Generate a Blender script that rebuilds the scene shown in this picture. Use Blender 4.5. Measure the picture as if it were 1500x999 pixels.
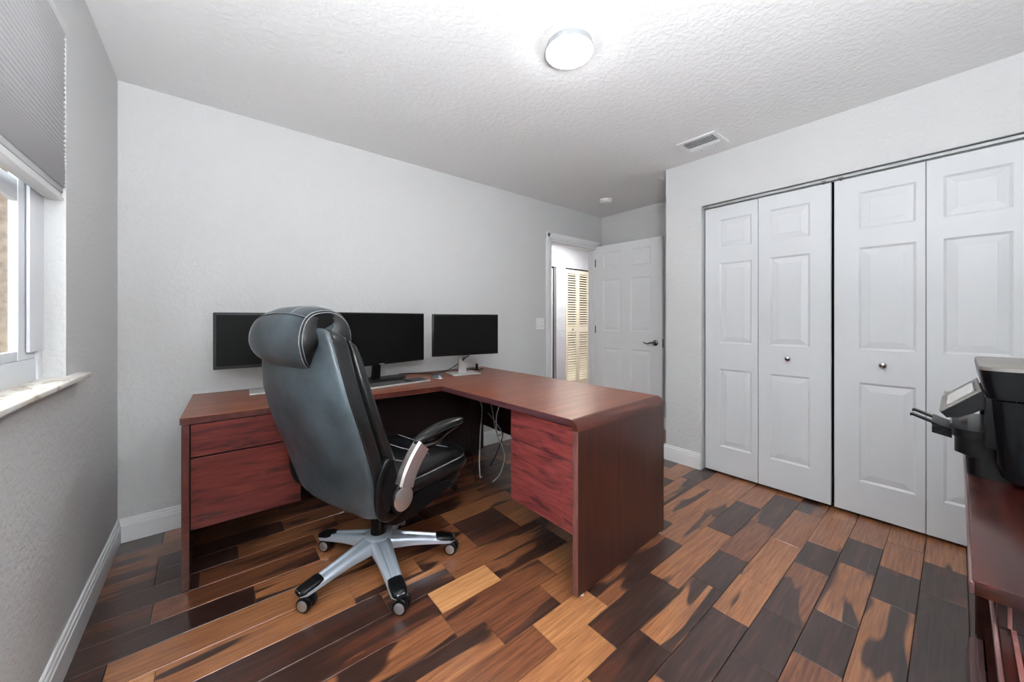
import bpy, bmesh, math, random
from math import sin, cos, pi, radians, hypot
from mathutils import Vector, Matrix

for o in list(bpy.data.objects):
    bpy.data.objects.remove(o)
scene = bpy.context.scene
COL = scene.collection

# ------------------------------------------------------------------ camera
cam_data = bpy.data.cameras.new('camera')
cam = bpy.data.objects.new('camera', cam_data)
COL.objects.link(cam)
cam.location = (0, 0, 1.1815)
cam.rotation_euler = (pi / 2, 0, -0.685023)
cam_data.sensor_width = 36
cam_data.lens = 12.769
cam_data.shift_y = -0.0214
cam_data.clip_start = 0.02
scene.camera = cam

# ------------------------------------------------------------------ world and light
world = bpy.data.worlds.new('world')
scene.world = world
world.use_nodes = True
wn = world.node_tree.nodes
wbg = wn['Background']
wbg.inputs['Color'].default_value = (0.90, 0.95, 1.0, 1)
wbg.inputs['Strength'].default_value = 5.0
scene.view_settings.view_transform = 'Standard'
scene.view_settings.look = 'None'
scene.view_settings.gamma = 1
scene.view_settings.use_curve_mapping = False
scene.view_settings.exposure = 1.24

def area_light(name, loc, direction, sx, sy, power, color=(1, 1, 1), portal=False):
    d = bpy.data.lights.new(name, 'AREA')
    d.shape = 'RECTANGLE'
    d.size, d.size_y = sx, sy
    d.energy = power
    d.color = color
    if portal:
        d.cycles.is_portal = True
    o = bpy.data.objects.new(name, d)
    COL.objects.link(o)
    o.location = loc
    o.rotation_euler = Vector(direction).to_track_quat('-Z', 'Y').to_euler()
    return o

# daylight: the sky seen through the window is sampled through this portal
area_light('window_portal', (-0.56, 1.345, 1.35), (1, 0, 0), 1.2, 0.8, 1, portal=True)
LAMP_STRENGTH = 38.0
# the sun stands over the roof and lights the neighbour's wall outside the window
sun_data = bpy.data.lights.new('sun', 'SUN'); sun_data.energy = 3.0; sun_data.angle = 0.01; sun_data.color = (1, 0.96, 0.9)
sun = bpy.data.objects.new('sun', sun_data); COL.objects.link(sun)
sun.rotation_euler = Vector((-0.62, 0.15, -0.77)).to_track_quat('-Z', 'Y').to_euler()
# unseen fill light added behind the camera, turned up to bounce off the ceiling
area_light('bounce_fill', (-0.06, -0.42, 1.36), (0.0, 0.05, 1), 0.35, 0.22, 56, (0.93, 0.97, 1))
# unseen ceiling lamp added to light the hall warmly
area_light('hall_light', (4.2, 3.5, 2.42), (0, 0, -1), 0.3, 0.3, 15, (1, 0.95, 0.88))

# ------------------------------------------------------------------ helpers
def link(o):
    COL.objects.link(o)
    return o

def thing(name, label=None, cat=None, loc=(0, 0, 0), rz=0, group=None, kind=None):
    o = bpy.data.objects.new(name, None)
    o.empty_display_size = 0.05
    link(o)
    o.location = loc
    o.rotation_euler = (0, 0, rz)
    return tag(o, label, cat, group, kind)

def tag(o, label=None, cat=None, group=None, kind=None):
    if label: o['label'] = label
    if cat: o['category'] = cat
    if group: o['group'] = group
    if kind: o['kind'] = kind
    return o

class MB:
    """collects geometry, then links it as one mesh object"""
    def __init__(s):
        s.bm = bmesh.new()
    def box(s, x0, x1, y0, y1, z0, z1, bev=0.0, seg=2, m=None):
        vs = [s.bm.verts.new((x, y, z)) for x in (x0, x1) for y in (y0, y1) for z in (z0, z1)]
        if m is not None:
            for v in vs: v.co = m @ v.co
        idx = [(0, 1, 3, 2), (4, 6, 7, 5), (0, 4, 5, 1), (2, 3, 7, 6), (0, 2, 6, 4), (1, 5, 7, 3)]
        fs = [s.bm.faces.new([vs[i] for i in f]) for f in idx]
        if bev > 0:
            es = list({e for f in fs for e in f.edges})
            bmesh.ops.bevel(s.bm, geom=es, offset=bev, segments=seg, profile=0.5, affect='EDGES')
        return s
    def ring(s, pts):
        return [s.bm.verts.new(p) for p in pts]
    def skin(s, rings, closed=True, cap=True):
        vr = [s.ring(r) for r in rings]
        n = len(vr[0])
        for a, b in zip(vr, vr[1:]):
            for i in range(n if closed else n - 1):
                j = (i + 1) % n
                try: s.bm.faces.new((a[i], a[j], b[j], b[i]))
                except ValueError: pass
        if cap and closed:
            for r, rev in ((vr[0], True), (vr[-1], False)):
                try: s.bm.faces.new(list(reversed(r)) if rev else r)
                except ValueError: pass
        return s
    def cyl(s, p0, p1, r0, r1=None, n=20, cap=True):
        r1 = r0 if r1 is None else r1
        p0, p1 = Vector(p0), Vector(p1)
        q = (p1 - p0).to_track_quat('Z', 'Y')
        rings = []
        for p, r in ((p0, r0), (p1, r1)):
            rings.append([p + q @ Vector((r * cos(2 * pi * i / n), r * sin(2 * pi * i / n), 0)) for i in range(n)])
        return s.skin(rings, cap=cap)
    def lathe(s, p0, axis, prof, n=28):
        """prof: list of (along, radius)"""
        p0 = Vector(p0); q = Vector(axis).to_track_quat('Z', 'Y')
        rings = []
        for t, r in prof:
            r = max(r, 1e-4)
            rings.append([p0 + q @ Vector((r * cos(2 * pi * i / n), r * sin(2 * pi * i / n), t)) for i in range(n)])
        return s.skin(rings)
    def tube(s, pts, r, n=8, cap=True):
        pts = [Vector(p) for p in pts]
        rings = []
        up = Vector((0, 0, 1))
        for i, p in enumerate(pts):
            t = (pts[min(i + 1, len(pts) - 1)] - pts[max(i - 1, 0)]).normalized()
            u = up if abs(t.dot(up)) < 0.95 else Vector((0, 1, 0))
            a = t.cross(u).normalized(); b = t.cross(a).normalized()
            rr = r[i] if isinstance(r, (list, tuple)) else r
            rings.append([p + a * rr * cos(2 * pi * k / n) + b * rr * sin(2 * pi * k / n) for k in range(n)])
        return s.skin(rings, cap=cap)
    def prism(s, poly, z0, z1):
        return s.skin([[(x, y, z0) for x, y in poly], [(x, y, z1) for x, y in poly]])
    def quad(s, *p):
        s.bm.faces.new([s.bm.verts.new(q) for q in p])
        return s
    def build(s, name, mat, parent=None, smooth=35, label=None, loc=None, rz=None):
        bmesh.ops.recalc_face_normals(s.bm, faces=s.bm.faces)
        me = bpy.data.meshes.new(name)
        s.bm.to_mesh(me); s.bm.free()
        if mat: me.materials.append(mat)
        if smooth:
            for p in me.polygons: p.use_smooth = True
            me.set_sharp_from_angle(angle=radians(smooth))
        o = bpy.data.objects.new(name, me)
        link(o)
        if parent: o.parent = parent
        if label: o['label'] = label
        if loc: o.location = loc
        if rz is not None: o.rotation_euler = (0, 0, rz)
        return o

def sub(o, lv=1):
    m = o.modifiers.new('smooth', 'SUBSURF'); m.levels = lv; m.render_levels = lv
    return o

def catmull(pts, k=8):
    pts = [Vector(p) for p in pts]
    P = [pts[0]] + pts + [pts[-1]]
    out = []
    for i in range(1, len(P) - 2):
        for j in range(k):
            t = j / k
            a, b, c, d = P[i - 1:i + 3]
            out.append(0.5 * ((2 * b) + (c - a) * t + (2 * a - 5 * b + 4 * c - d) * t * t + (3 * b - a - 3 * c + d) * t ** 3))
    out.append(pts[-1])
    return out

def interp(x, xs, ys):
    if x <= xs[0]: return ys[0]
    for i in range(1, len(xs)):
        if x <= xs[i]:
            t = (x - xs[i - 1]) / (xs[i] - xs[i - 1])
            return ys[i - 1] + t * (ys[i] - ys[i - 1])
    return ys[-1]

def sinterp(x, xs, ys):
    """smooth interpolation through the table"""
    pts = catmull([(a, b, 0) for a, b in zip(xs, ys)], 10)
    return interp(x, [p.x for p in pts], [p.y for p in pts])

# ------------------------------------------------------------------ materials
def srgb(r, g, b):
    f = lambda c: (c / 255 / 12.92) if c / 255 <= 0.04045 else ((c / 255 + 0.055) / 1.055) ** 2.4
    return (f(r), f(g), f(b), 1)

class Mat:
    def __init__(s, name, color=(0.8, 0.8, 0.8, 1), rough=0.5, metal=0.0, spec=0.5, coat=0.0, coat_rough=0.1):
        s.m = bpy.data.materials.new(name); s.m.use_nodes = True
        s.t = s.m.node_tree; s.b = s.t.nodes['Principled BSDF']
        s.b.inputs['Base Color'].default_value = color
        s.b.inputs['Roughness'].default_value = rough
        s.b.inputs['Metallic'].default_value = metal
        s.b.inputs['Specular IOR Level'].default_value = spec
        s.b.inputs['Coat Weight'].default_value = coat
        s.b.inputs['Coat Roughness'].default_value = coat_rough
    def n(s, typ, **kw):
        nd = s.t.nodes.new(typ)
        for k, v in kw.items():
            if k in nd.inputs.keys(): nd.inputs[k].default_value = v
            else: setattr(nd, k, v)
        return nd
    def l(s, a, b): s.t.links.new(a, b)
    def coords(s, scale=(1, 1, 1), kind='Object'):
        tc = s.n('ShaderNodeTexCoord'); mp = s.n('ShaderNodeMapping')
        mp.inputs['Scale'].default_value = scale
        s.l(tc.outputs[kind], mp.inputs['Vector'])
        return mp.outputs['Vector']
    def noise(s, vec, scale, detail=4, rough=0.5, dist=0.0):
        n = s.n('ShaderNodeTexNoise')
        n.inputs['Scale'].default_value = scale; n.inputs['Detail'].default_value = detail
        n.inputs['Roughness'].default_value = rough; n.inputs['Distortion'].default_value = dist
        s.l(vec, n.inputs['Vector'])
        return n.outputs['Fac']
    def ramp(s, fac, stops):
        r = s.n('ShaderNodeValToRGB'); e = r.color_ramp.elements
        while len(e) > 1: e.remove(e[-1])
        e[0].position, e[0].color = stops[0]
        for p, c in stops[1:]:
            x = e.new(p); x.color = c
        s.l(fac, r.inputs['Fac'])
        return r.outputs['Color']
    def bump(s, fac, strength, dist=0.01):
        b = s.n('ShaderNodeBump'); b.inputs['Strength'].default_value = strength; b.inputs['Distance'].default_value = dist
        s.l(fac, b.inputs['Height']); s.l(b.outputs['Normal'], s.b.inputs['Normal'])
        return b
    def math(s, op, a, b):
        m = s.n('ShaderNodeMath', operation=op)
        for i, v in enumerate((a, b)):
            if isinstance(v, (int, float)): m.inputs[i].default_value = v
            else: s.l(v, m.inputs[i])
        return m.outputs[0]
    def mix(s, fac, a, b, mode='MIX'):
        m = s.n('ShaderNodeMix', data_type='RGBA', blend_type=mode)
        for sock, v in ((m.inputs[0], fac), (m.inputs[6], a), (m.inputs[7], b)):
            if isinstance(v, (int, float, tuple)): sock.default_value = v
            else: s.l(v, sock)
        return m.outputs[2]

def plaster(name, col, scale, strength, dist=0.004):
    M = Mat(name, col, 0.75, spec=0.25)
    v = M.coords()
    a = M.noise(v, scale, 5, 0.55, 0.4)
    f = M.ramp(a, [(0.42, (0, 0, 0, 1)), (0.60, (1, 1, 1, 1))])
    c = M.mix(M.noise(v, 1.3, 2), tuple(x * 0.97 for x in col[:3]) + (1,), col)
    M.l(c, M.b.inputs['Base Color'])
    M.bump(f, strength, dist)
    return M.m

WALLC = srgb(210, 210, 210)
m_wall = plaster('wall_paint', WALLC, 46, 0.27, 0.004)
m_ceil = plaster('ceiling_paint', srgb(238, 238, 238), 34, 0.28, 0.004)
m_hall = plaster('hall_paint', srgb(208, 211, 218), 38, 0.35)
m_white = Mat('white_trim_paint', srgb(238, 239, 240), 0.32, spec=0.4).m
m_door = Mat('white_door_paint', srgb(213, 215, 218), 0.38, spec=0.4).m
m_vinyl = Mat('white_vinyl', srgb(240, 243, 248), 0.3).m
m_cream = Mat('cream_louver_paint', srgb(246, 238, 218), 0.45).m
m_subfloor = Mat('dark_subfloor', srgb(28, 16, 11), 0.8).m
m_dark = Mat('recess_shade', srgb(40, 40, 40), 0.9).m  # near black puts the shade of closets, door gap and duct into colour
m_black = Mat('black_plastic', srgb(11, 12, 14), 0.33, spec=0.28).m
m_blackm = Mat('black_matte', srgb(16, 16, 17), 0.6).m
m_silver = Mat('brushed_silver', srgb(196, 199, 204), 0.32, metal=0.85).m
m_silverpaint = Mat('silver_paint', srgb(190, 200, 212), 0.28, metal=0.4, coat=0.4).m
m_champ = Mat('warm_silver', srgb(196, 190, 188), 0.3, metal=0.8).m
m_chrome = Mat('chrome', srgb(200, 200, 200), 0.12, metal=1.0).m
m_nickel = Mat('dark_nickel', srgb(120, 118, 116), 0.25, metal=1.0).m
m_track = Mat('aluminium_track', srgb(170, 172, 174), 0.4, metal=0.4).m
m_stitch = Mat('pale_stitching', srgb(150, 152, 155), 0.7).m
m_cordw = Mat('grey_cord', srgb(190, 188, 184), 0.5).m
m_plate = Mat('switch_plastic', srgb(240, 240, 240), 0.3).m

def screen_mat():
    M = Mat('black_screen', srgb(15, 15, 15), 0.45, spec=0.08)
    return M.m
m_screen = screen_mat()
m_bezel = Mat('screen_bezel', srgb(50, 50, 52), 0.5, spec=0.2).m
m_stand = Mat('monitor_stand_silver', srgb(188, 186, 184), 0.35, metal=0.5).m

def leather():
    M = Mat('black_leather_sheen', srgb(30, 34, 38), 0.36, spec=0.55, coat=0.12, coat_rough=0.3)
    v = M.coords()
    big = M.noise(v, 4.0, 4, 0.6)
    col = M.ramp(big, [(0.3, srgb(36, 43, 48)), (0.72, srgb(82, 96, 104))])  # bluish window light and sheen put into the leather colour
    M.l(col, M.b.inputs['Base Color'])
    M.l(M.ramp(M.noise(v, 9, 3), [(0.3, (0.33,) * 3 + (1,)), (0.7, (0.44,) * 3 + (1,))]), M.b.inputs['Roughness'])
    vo = M.n('ShaderNodeTexVoronoi'); vo.inputs['Scale'].default_value = 420
    M.l(v, vo.inputs['Vector'])
    wr = M.noise(M.coords((6, 6, 2)), 3.0, 3, 0.5, 0.8)
    h = M.math('ADD', M.math('MULTIPLY', vo.outputs['Distance'], 0.08), wr)
    M.bump(h, 0.14, 0.004)
    return M.m
m_leather_sheen = leather()
m_leather_seat = Mat('seat_leather', srgb(18, 19, 20), 0.32, spec=0.45, coat=0.1).m  # same black leather without the painted sheen

def wood(name, c0, c1, c2, axis, rough=0.33, scale=1.0, contrast=(0.35, 0.55, 0.72), coat=0.15, across=26, along=2.2):
    M = Mat(name, c1, rough, spec=0.45, coat=coat, coat_rough=0.2)
    sc = [across * scale] * 3; sc[axis] = along * scale
    v = M.coords(tuple(sc))
    a = M.noise(v, 1.0, 5, 0.6, 0.7)
    col = M.ramp(a, [(contrast[0], c0), (contrast[1], c1), (contrast[2], c2)])
    sc2 = [160 * scale] * 3; sc2[axis] = 8 * scale
    fine = M.noise(M.coords(tuple(sc2)), 1.0, 3)
    col = M.mix(M.math('MULTIPLY', fine, 0.35), col, c0)
    M.l(col, M.b.inputs['Base Color'])
    return M.m
m_top = wood('mahogany_desktop', srgb(98, 48, 33), srgb(126, 68, 45), srgb(146, 88, 58), 0, rough=0.32, scale=0.9, coat=0.0)
m_topy = wood('mahogany_edge', srgb(58, 24, 20), srgb(78, 34, 28), srgb(96, 46, 38), 1, rough=0.33)
m_wf = wood('mahogany_waterfall', srgb(62, 27, 20), srgb(82, 38, 28), srgb(100, 50, 38), 0, rough=0.3, scale=1.0)
m_panel = wood('mahogany_panel', srgb(52, 24, 18), srgb(66, 32, 24), srgb(82, 42, 32), 2, rough=0.32, scale=1.3)
m_edge = wood('mahogany_edge_band', srgb(98, 58, 54), srgb(128, 84, 80), srgb(148, 104, 100), 2, rough=0.35, scale=2)
m_edge_d = wood('mahogany_side_band', srgb(66, 38, 42), srgb(88, 54, 58), srgb(104, 68, 72), 1, rough=0.35, scale=2)
m_drawx = wood('mahogany_drawer', srgb(42, 16, 16), srgb(88, 32, 29), srgb(110, 45, 40), 0, rough=0.3, scale=1.2, contrast=(0.33, 0.45, 0.64), across=34, along=4.5)
m_drawy = wood('mahogany_drawer_side', srgb(64, 26, 34), srgb(128, 54, 54), srgb(160, 78, 72), 1, rough=0.3, scale=1.2, contrast=(0.33, 0.45, 0.64), across=34, along=4.5)
m_shade = wood('mahogany_shaded', srgb(24, 12, 11), srgb(30, 15, 14), srgb(38, 19, 17), 0, rough=0.5, coat=0)  # shade under the desk darkened into the wood colour
m_console = wood('cherry_console', srgb(30, 11, 9), srgb(48, 18, 13), srgb(66, 26, 18), 0, rough=0.25, scale=0.8, coat=0.3)
m_console_lit = wood('cherry_console_lit', srgb(70, 44, 44), srgb(98, 70, 70), srgb(140, 108, 104), 0, rough=0.3)  # paler copy of the cherry, light on the edges put into the colour

def plank_material():
    M = Mat('acacia_plank', (0.2, 0.1, 0.05, 1), 0.3, spec=0.5, coat=0.5, coat_rough=0.14)
    oi = M.n('ShaderNodeObjectInfo')
    sep = M.n('ShaderNodeSeparateColor'); M.l(oi.outputs['Color'], sep.inputs[0])
    tone, streak, seed = sep.outputs[0], sep.outputs[1], sep.outputs[2]
    tc = M.n('ShaderNodeTexCoord')
    off = M.n('ShaderNodeCombineXYZ')
    M.l(M.math('MULTIPLY', seed, 37.0), off.inputs[0]); M.l(M.math('MULTIPLY', seed, 91.0), off.inputs[1]); M.l(M.math('MULTIPLY', seed, 13.0), off.inputs[2])
    add = M.n('ShaderNodeVectorMath', operation='ADD')
    M.l(tc.outputs['Object'], add.inputs[0]); M.l(off.outputs[0], add.inputs[1])
    def vec(sc):
        mp = M.n('ShaderNodeMapping'); mp.inputs['Scale'].default_value = sc
        M.l(add.outputs[0], mp.inputs['Vector']); return mp.outputs['Vector']
    # heartwood figure: broad flowing dark bands along the plank
    fig = M.noise(vec((1.9, 11, 11)), 1.0, 1.6, 0.35, 0.45)
    th = M.math('SUBTRACT', 0.74, M.math('MULTIPLY', streak, 0.40))          # more streak = more dark
    dark = M.math('SUBTRACT', fig, th)
    darkf = M.ramp(M.math('ADD', M.math('MULTIPLY', dark, 26.0), 0.5), [(0.0, (0, 0, 0, 1)), (1.0, (1, 1, 1, 1))])
    grain = M.noise(vec((5, 90, 90)), 1.0, 4, 0.6, 0.3)
    fleck = M.noise(vec((9, 120, 120)), 1.0, 3, 0.65)
    light = M.ramp(M.math('ADD', tone, M.math('MULTIPLY', M.math('SUBTRACT', grain, 0.5), 0.9)), [
        (0.0, srgb(62, 34, 25)), (0.25, srgb(94, 54, 38)), (0.5, srgb(136, 86, 56)), (0.75, srgb(172, 116, 74)), (1.0, srgb(206, 150, 98))])
    darkc = M.ramp(M.noise(vec((3, 40, 40)), 1.0, 4, 0.6, 1.2), [(0.3, srgb(38, 23, 20)), (0.55, srgb(60, 38, 31)), (0.8, srgb(92, 60, 46))])
    col = M.mix(darkf, light, darkc)
    fl = M.ramp(fleck, [(0.60, (0, 0, 0, 1)), (0.75, (1, 1, 1, 1))])
    col = M.mix(M.math('MULTIPLY', fl, 0.6), col, srgb(46, 26, 20))
    M.l(col, M.b.inputs['Base Color'])
    M.l(M.math('ADD', 0.24, M.math('MULTIPLY', grain, 0.16)), M.b.inputs['Roughness'])
    M.bump(grain, 0.08, 0.002)
    return M.m
m_plank = plank_material()

def marble():
    M = Mat('marble_sill', srgb(232, 226, 218), 0.25)
    a = M.noise(M.coords((3, 1.5, 3)), 3, 6, 0.6, 2.0)
    M.l(M.ramp(a, [(0.35, srgb(238, 235, 230)), (0.55, srgb(228, 220, 208)), (0.62, srgb(190, 172, 150)), (0.68, srgb(234, 229, 222))]), M.b.inputs['Base Color'])
    return M.m
m_marble = marble()

def blind_mat():
    M = Mat('pleated_shade_fabric', srgb(215, 215, 217), 0.85, spec=0.1)
    tr = M.n('ShaderNodeBsdfTranslucent'); tr.inputs['Color'].default_value = srgb(225, 225, 228)
    mx = M.n('ShaderNodeMixShader'); mx.inputs[0].default_value = 0.22
    M.l(M.b.outputs[0], mx.inputs[1]); M.l(tr.outputs[0], mx.inputs[2])
    M.l(mx.outputs[0], M.t.nodes['Material Output'].inputs['Surface'])
    return M.m
m_blind = blind_mat()

def glass_mat():
    M = Mat('window_glass')
    tr = M.n('ShaderNodeBsdfTransparent'); tr.inputs['Color'].default_value = (0.95, 0.98, 0.97, 1)
    gl = M.n('ShaderNodeBsdfGlossy'); gl.inputs['Roughness'].default_value = 0.02
    lw = M.n('ShaderNodeLayerWeight'); lw.inputs['Blend'].default_value = 0.5
    fr = M.math('ADD', 0.04, M.math('MULTIPLY', M.math('POWER', lw.outputs['Facing'], 5.0), 0.7))
    mx = M.n('ShaderNodeMixShader')
    M.l(fr, mx.inputs[0]); M.l(tr.outputs[0], mx.inputs[1]); M.l(gl.outputs[0], mx.inputs[2])
    M.l(mx.outputs[0], M.t.nodes['Material Output'].inputs['Surface'])
    return M.m
m_glass = glass_mat()

def emis(name, col, st):
    M = Mat(name, (0.9, 0.9, 0.9, 1), 0.5)
    M.b.inputs['Emission Color'].default_value = col
    M.b.inputs['Emission Strength'].default_value = st
    return M.m
m_lamp = emis('lamp_diffuser', (0.96, 0.985, 1.0, 1), LAMP_STRENGTH)

def fence_mat():
    M = Mat('weathered_board_wall', srgb(130, 110, 92), 0.9)
    a = M.noise(M.coords((6, 6, 1)), 2.5, 5, 0.65)
    M.l(M.ramp(a, [(0.35, srgb(66, 54, 44)), (0.65, srgb(112, 94, 78))]), M.b.inputs['Base Color'])
    return M.m
m_fence = fence_mat()

# ------------------------------------------------------------------ room
XA, YB, XC, XE, YC, H = -0.398, 2.795, 2.95, 3.724, 1.554, 2.44
YR = -0.56                       # wall behind the camera, the console stands against it
T = 0.12

def struct(name, mb, mat, parent=None, smooth=0):
    o = mb.build(name, mat, parent, smooth=smooth)
    if parent is None: o['kind'] = 'structure'
    return o

# left wall with the window opening
WY0, WY1, WZ0, WZ1 = 0.745, 1.941, 0.965, 2.19
b = MB()
XL = XA - 0.2
b.box(XL, XA, YR - T, WY0, 0, H).box(XL, XA, WY1, YB + T, 0, H)
b.box(XL, XA, WY0, WY1, 0, WZ0).box(XL, XA, WY0, WY1, WZ1, H)
struct('wall_left', b, m_wall)
# wall behind the desk with the doorway
DX0, DX1, DZ = 2.82, 3.635, 2.05
b = MB().box(XA, DX0, YB, YB + T, 0, H).box(DX1, XE + T, YB, YB + T, 0, H).box(DX0, DX1, YB, YB + T, DZ, H)
struct('wall_back', b, m_wall)
struct('wall_end', MB().box(XE, XE + T, YC - T, YB, 0, H), m_wall)
struct('wall_rear', MB().box(XA, XE, YR - T, YR, 0, H), m_wall)
# closet wall and opening
CY0, CY1, CZ = -0.27, 1.267, 2.066
b = MB().box(XC, XC + T, CY1, YC, 0, H).box(XC, XC + T, YR, CY0, 0, H).box(XC, XC + T, CY0, CY1, CZ, H)
b.box(XC + T, XE, YC - T, YC, 0, H)
struct('wall_right', b, m_wall)
struct('wall_closet', MB().box(XC + 0.65, XC + 0.7, YR, YC - T, 0, H), m_dark)
struct('ceiling', MB().box(XL, XE + T, YR - T, YB + T, H, H + 0.1), m_ceil)

# floor: a dark underlay with every plank laid on it
floor = MB().box(XL, 6.6, YR - T, 4.4, -0.03, -0.006).build('floor', m_subfloor, smooth=0)
floor['kind'] = 'structure'
PITCH = 0.1338
def plank_mesh(L):
    b = MB(); w = PITCH - 0.0016; l = L - 0.0016; c = 0.0012
    lo = [(-l / 2, -w / 2), (l / 2, -w / 2), (l / 2, w / 2), (-l / 2, w / 2)]
    hi = [(-l / 2 + c, -w / 2 + c), (l / 2 - c, -w / 2 + c), (l / 2 - c, w / 2 - c), (-l / 2 + c, w / 2 - c)]
    b.skin([[(x, y, -0.0055) for x, y in lo], [(x, y, -c) for x, y in lo], [(x, y, 0) for x, y in hi]])
    bmesh.ops.recalc_face_normals(b.bm, faces=b.bm.faces)
    me = bpy.data.meshes.new('plank'); b.bm.to_mesh(me); b.bm.free()
    me.materials.append(m_plank)
    return me
plank_cache = {}
TONES = {'D': (0.10, 0.95), 'd': (0.22, 0.75), 'M': (0.36, 0.40), 'L': (0.68, 0.12), 'l': (0.56, 0.25), 'B': (0.92, 0.05),
         'S': (0.58, 0.52), 's': (0.45, 0.62), 'O': (0.76, 0.10)}
# per row, counted from the console: (tones from left to right, joints between them) as read off the photograph
ROWS = {
    0: ('MDd', [1.72, 2.38]), 1: ('SDll', [2.165, 2.47, 2.765]), 2: ('DSDl', [1.895, 2.355, 2.65]),
    3: ('DDsDll', [1.435, 1.737, 2.185, 2.45, 2.85]), 4: ('DlllM', [1.583, 1.888, 2.334, 2.79]), 5: ('DSDMsl', [1.25, 1.70, 2.0, 2.44, 2.93]),
    6: ('lOdlDl', [0.66, 1.117, 1.57, 2.174, 2.63]), 7: ('SMOsll', [0.55, 0.951, 1.253, 1.89, 2.31]), 8: ('DSMlDl', [0.30, 0.816, 1.114, 1.55, 2.05]),
    9: ('lsMldS', [0.15, 0.70, 1.23, 1.75, 2.25]), 10: ('MdBsls', [0.10, 0.707, 1.005, 1.45, 2.0]), 11: ('lDSsMl', [-0.08, 0.55, 0.848, 1.45, 2.05]),
    12: ('Ollsdl', [-0.154, 0.455, 0.754, 1.059, 1.353]), 13: ('DlsDl', [-0.286, 0.60, 1.059, 1.353]), 14: ('DlMlD', [0.132, 0.62, 1.05, 1.55]),
    15: ('DMlsM', [-0.197, 0.40, 0.95, 1.4]), 16: ('DMlMd', [-0.056, 0.42, 0.98, 1.5]), 17: ('MDlMs', [-0.21, 0.09, 0.55, 1.1]),
    18: ('MDMl', [-0.215, 0.3, 0.8]), 19: ('MMdM', [0.1, 0.6, 1.2]), 20: ('DlMd', [-0.216, 0.3, 0.9]), 21: ('MDlM', [-0.288, 0.25, 0.8])}
rnd = random.Random(5)
def lay_row(k, x0, x1):
    y = -0.0315 + PITCH * (k + 0.5)
    tones, joints = ROWS.get(k, ('', []))
    xs = list(joints)
    start = x0
    if xs:
        while xs[0] - 0.62 > x0: xs.insert(0, xs[0] - rnd.choice((0.30, 0.45, 0.6))); tones = rnd.choice('DMlOS') + tones
    cur = xs[-1] if xs else x0 - rnd.uniform(0, 0.3)
    if not xs: tones = rnd.choice('lMD'); xs = []
    while cur + 0.7 < x1:
        cur += rnd.choice((0.30, 0.45, 0.6)); xs.append(cur); tones += rnd.choice('DlMSldM')
    edges = [x0] + [x for x in xs if x0 + 0.02 < x < x1 - 0.02] + [x1]
    tones = tones[-(len(edges) - 1):]
    for i in range(len(edges) - 1):
        a, c = edges[i], edges[i + 1]
        L = round(c - a, 3)
        if L not in plank_cache: plank_cache[L] = plank_mesh(L)
        o = bpy.data.objects.new('plank', plank_cache[L]); COL.objects.link(o)
        o.parent = floor; o.location = ((a + c) / 2, y, rnd.uniform(-0.0003, 0.0))
        t, s = TONES[tones[i % len(tones)]]
        o.color = (min(1, max(0, t + rnd.uniform(-0.06, 0.06))), s, rnd.random(), 1)
for k in range(-4, 22):
    lay_row(k, XA, XE if k >= 11 else XC + 0.14)
b = MB()                             # the hall floor beyond the doorway, too far to tell planks apart
hall_floor = b.box(2.3, 6.4, YB - 0.04, 4.3, -0.0055, -0.0005).build('floor_hall', m_top, smooth=0)
hall_floor['kind'] = 'structure'

# hall beyond the door
YH = 4.15
b = MB().box(2.2, 3.98, YH, YH + T, 0, H).box(4.33, 4.55, YH, YH + T, 0, H).box(5.35, 6.4, YH, YH + T, 0, H)
b.box(3.98, 4.33, YH, YH + T, 2.04, H).box(4.55, 5.35, YH, YH + T, 2.045, H)
struct('wall_hall', b, m_hall)
struct('wall_hall_left', MB().box(2.1, 2.2, YB + T, YH + T, 0, H), m_hall)
struct('wall_hall_right', MB().box(6.4, 6.5, YB + T - 0.1, YH + T, 0, H), m_hall)
struct('wall_hall_near', MB().box(XE + T, 6.4, YB, YB + T, 0, H), m_hall)
struct('ceiling_hall', MB().box(2.1, 6.5, YB + T, YH + T, H, H + 0.1), m_ceil)
struct('wall_hall_closet', MB().box(3.9, 5.5, YH + 0.5, YH + 0.55, 0, H).box(3.88, 3.9, YH + T, YH + 0.55, 0, H).box(5.48, 5.5, YH + T, YH + 0.55, 0, H).box(3.88, 5.5, YH + T, YH + 0.55, H, H + 0.02), m_dark)

# baseboards with a stepped top moulding
BB = [(0.0, 0.0), (0.014, 0.0), (0.014, 0.088), (0.011, 0.093), (0.011, 0.106), (0.007, 0.111), (0.007, 0.122), (0.004, 0.126), (0.0, 0.126)]
def baseboard(name, p0, p1, nrm):
    b = MB(); p0, p1, n = Vector(p0), Vector(p1), Vector(nrm)
    rings = [[p + n * d + Vector((0, 0, z + 0.0005)) for d, z in BB] for p in (p0, p1)]
    b.skin(rings)
    return struct(name, b, m_white)
baseboard('baseboard_left', (XA, YR, 0), (XA, YB, 0), (1, 0, 0))
baseboard('baseboard_back', (XA, YB, 0), (DX0 - 0.072, YB, 0), (0, -1, 0))
baseboard('baseboard_right', (XC, YC + 0.014, 0), (XC, CY1 + 0.004, 0), (-1, 0, 0))
baseboard('baseboard_end', (XE, YC, 0), (XE, YB, 0), (-1, 0, 0))
baseboard('baseboard_closet_return', (XC, YC, 0), (XE, YC, 0), (0, 1, 0))

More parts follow.
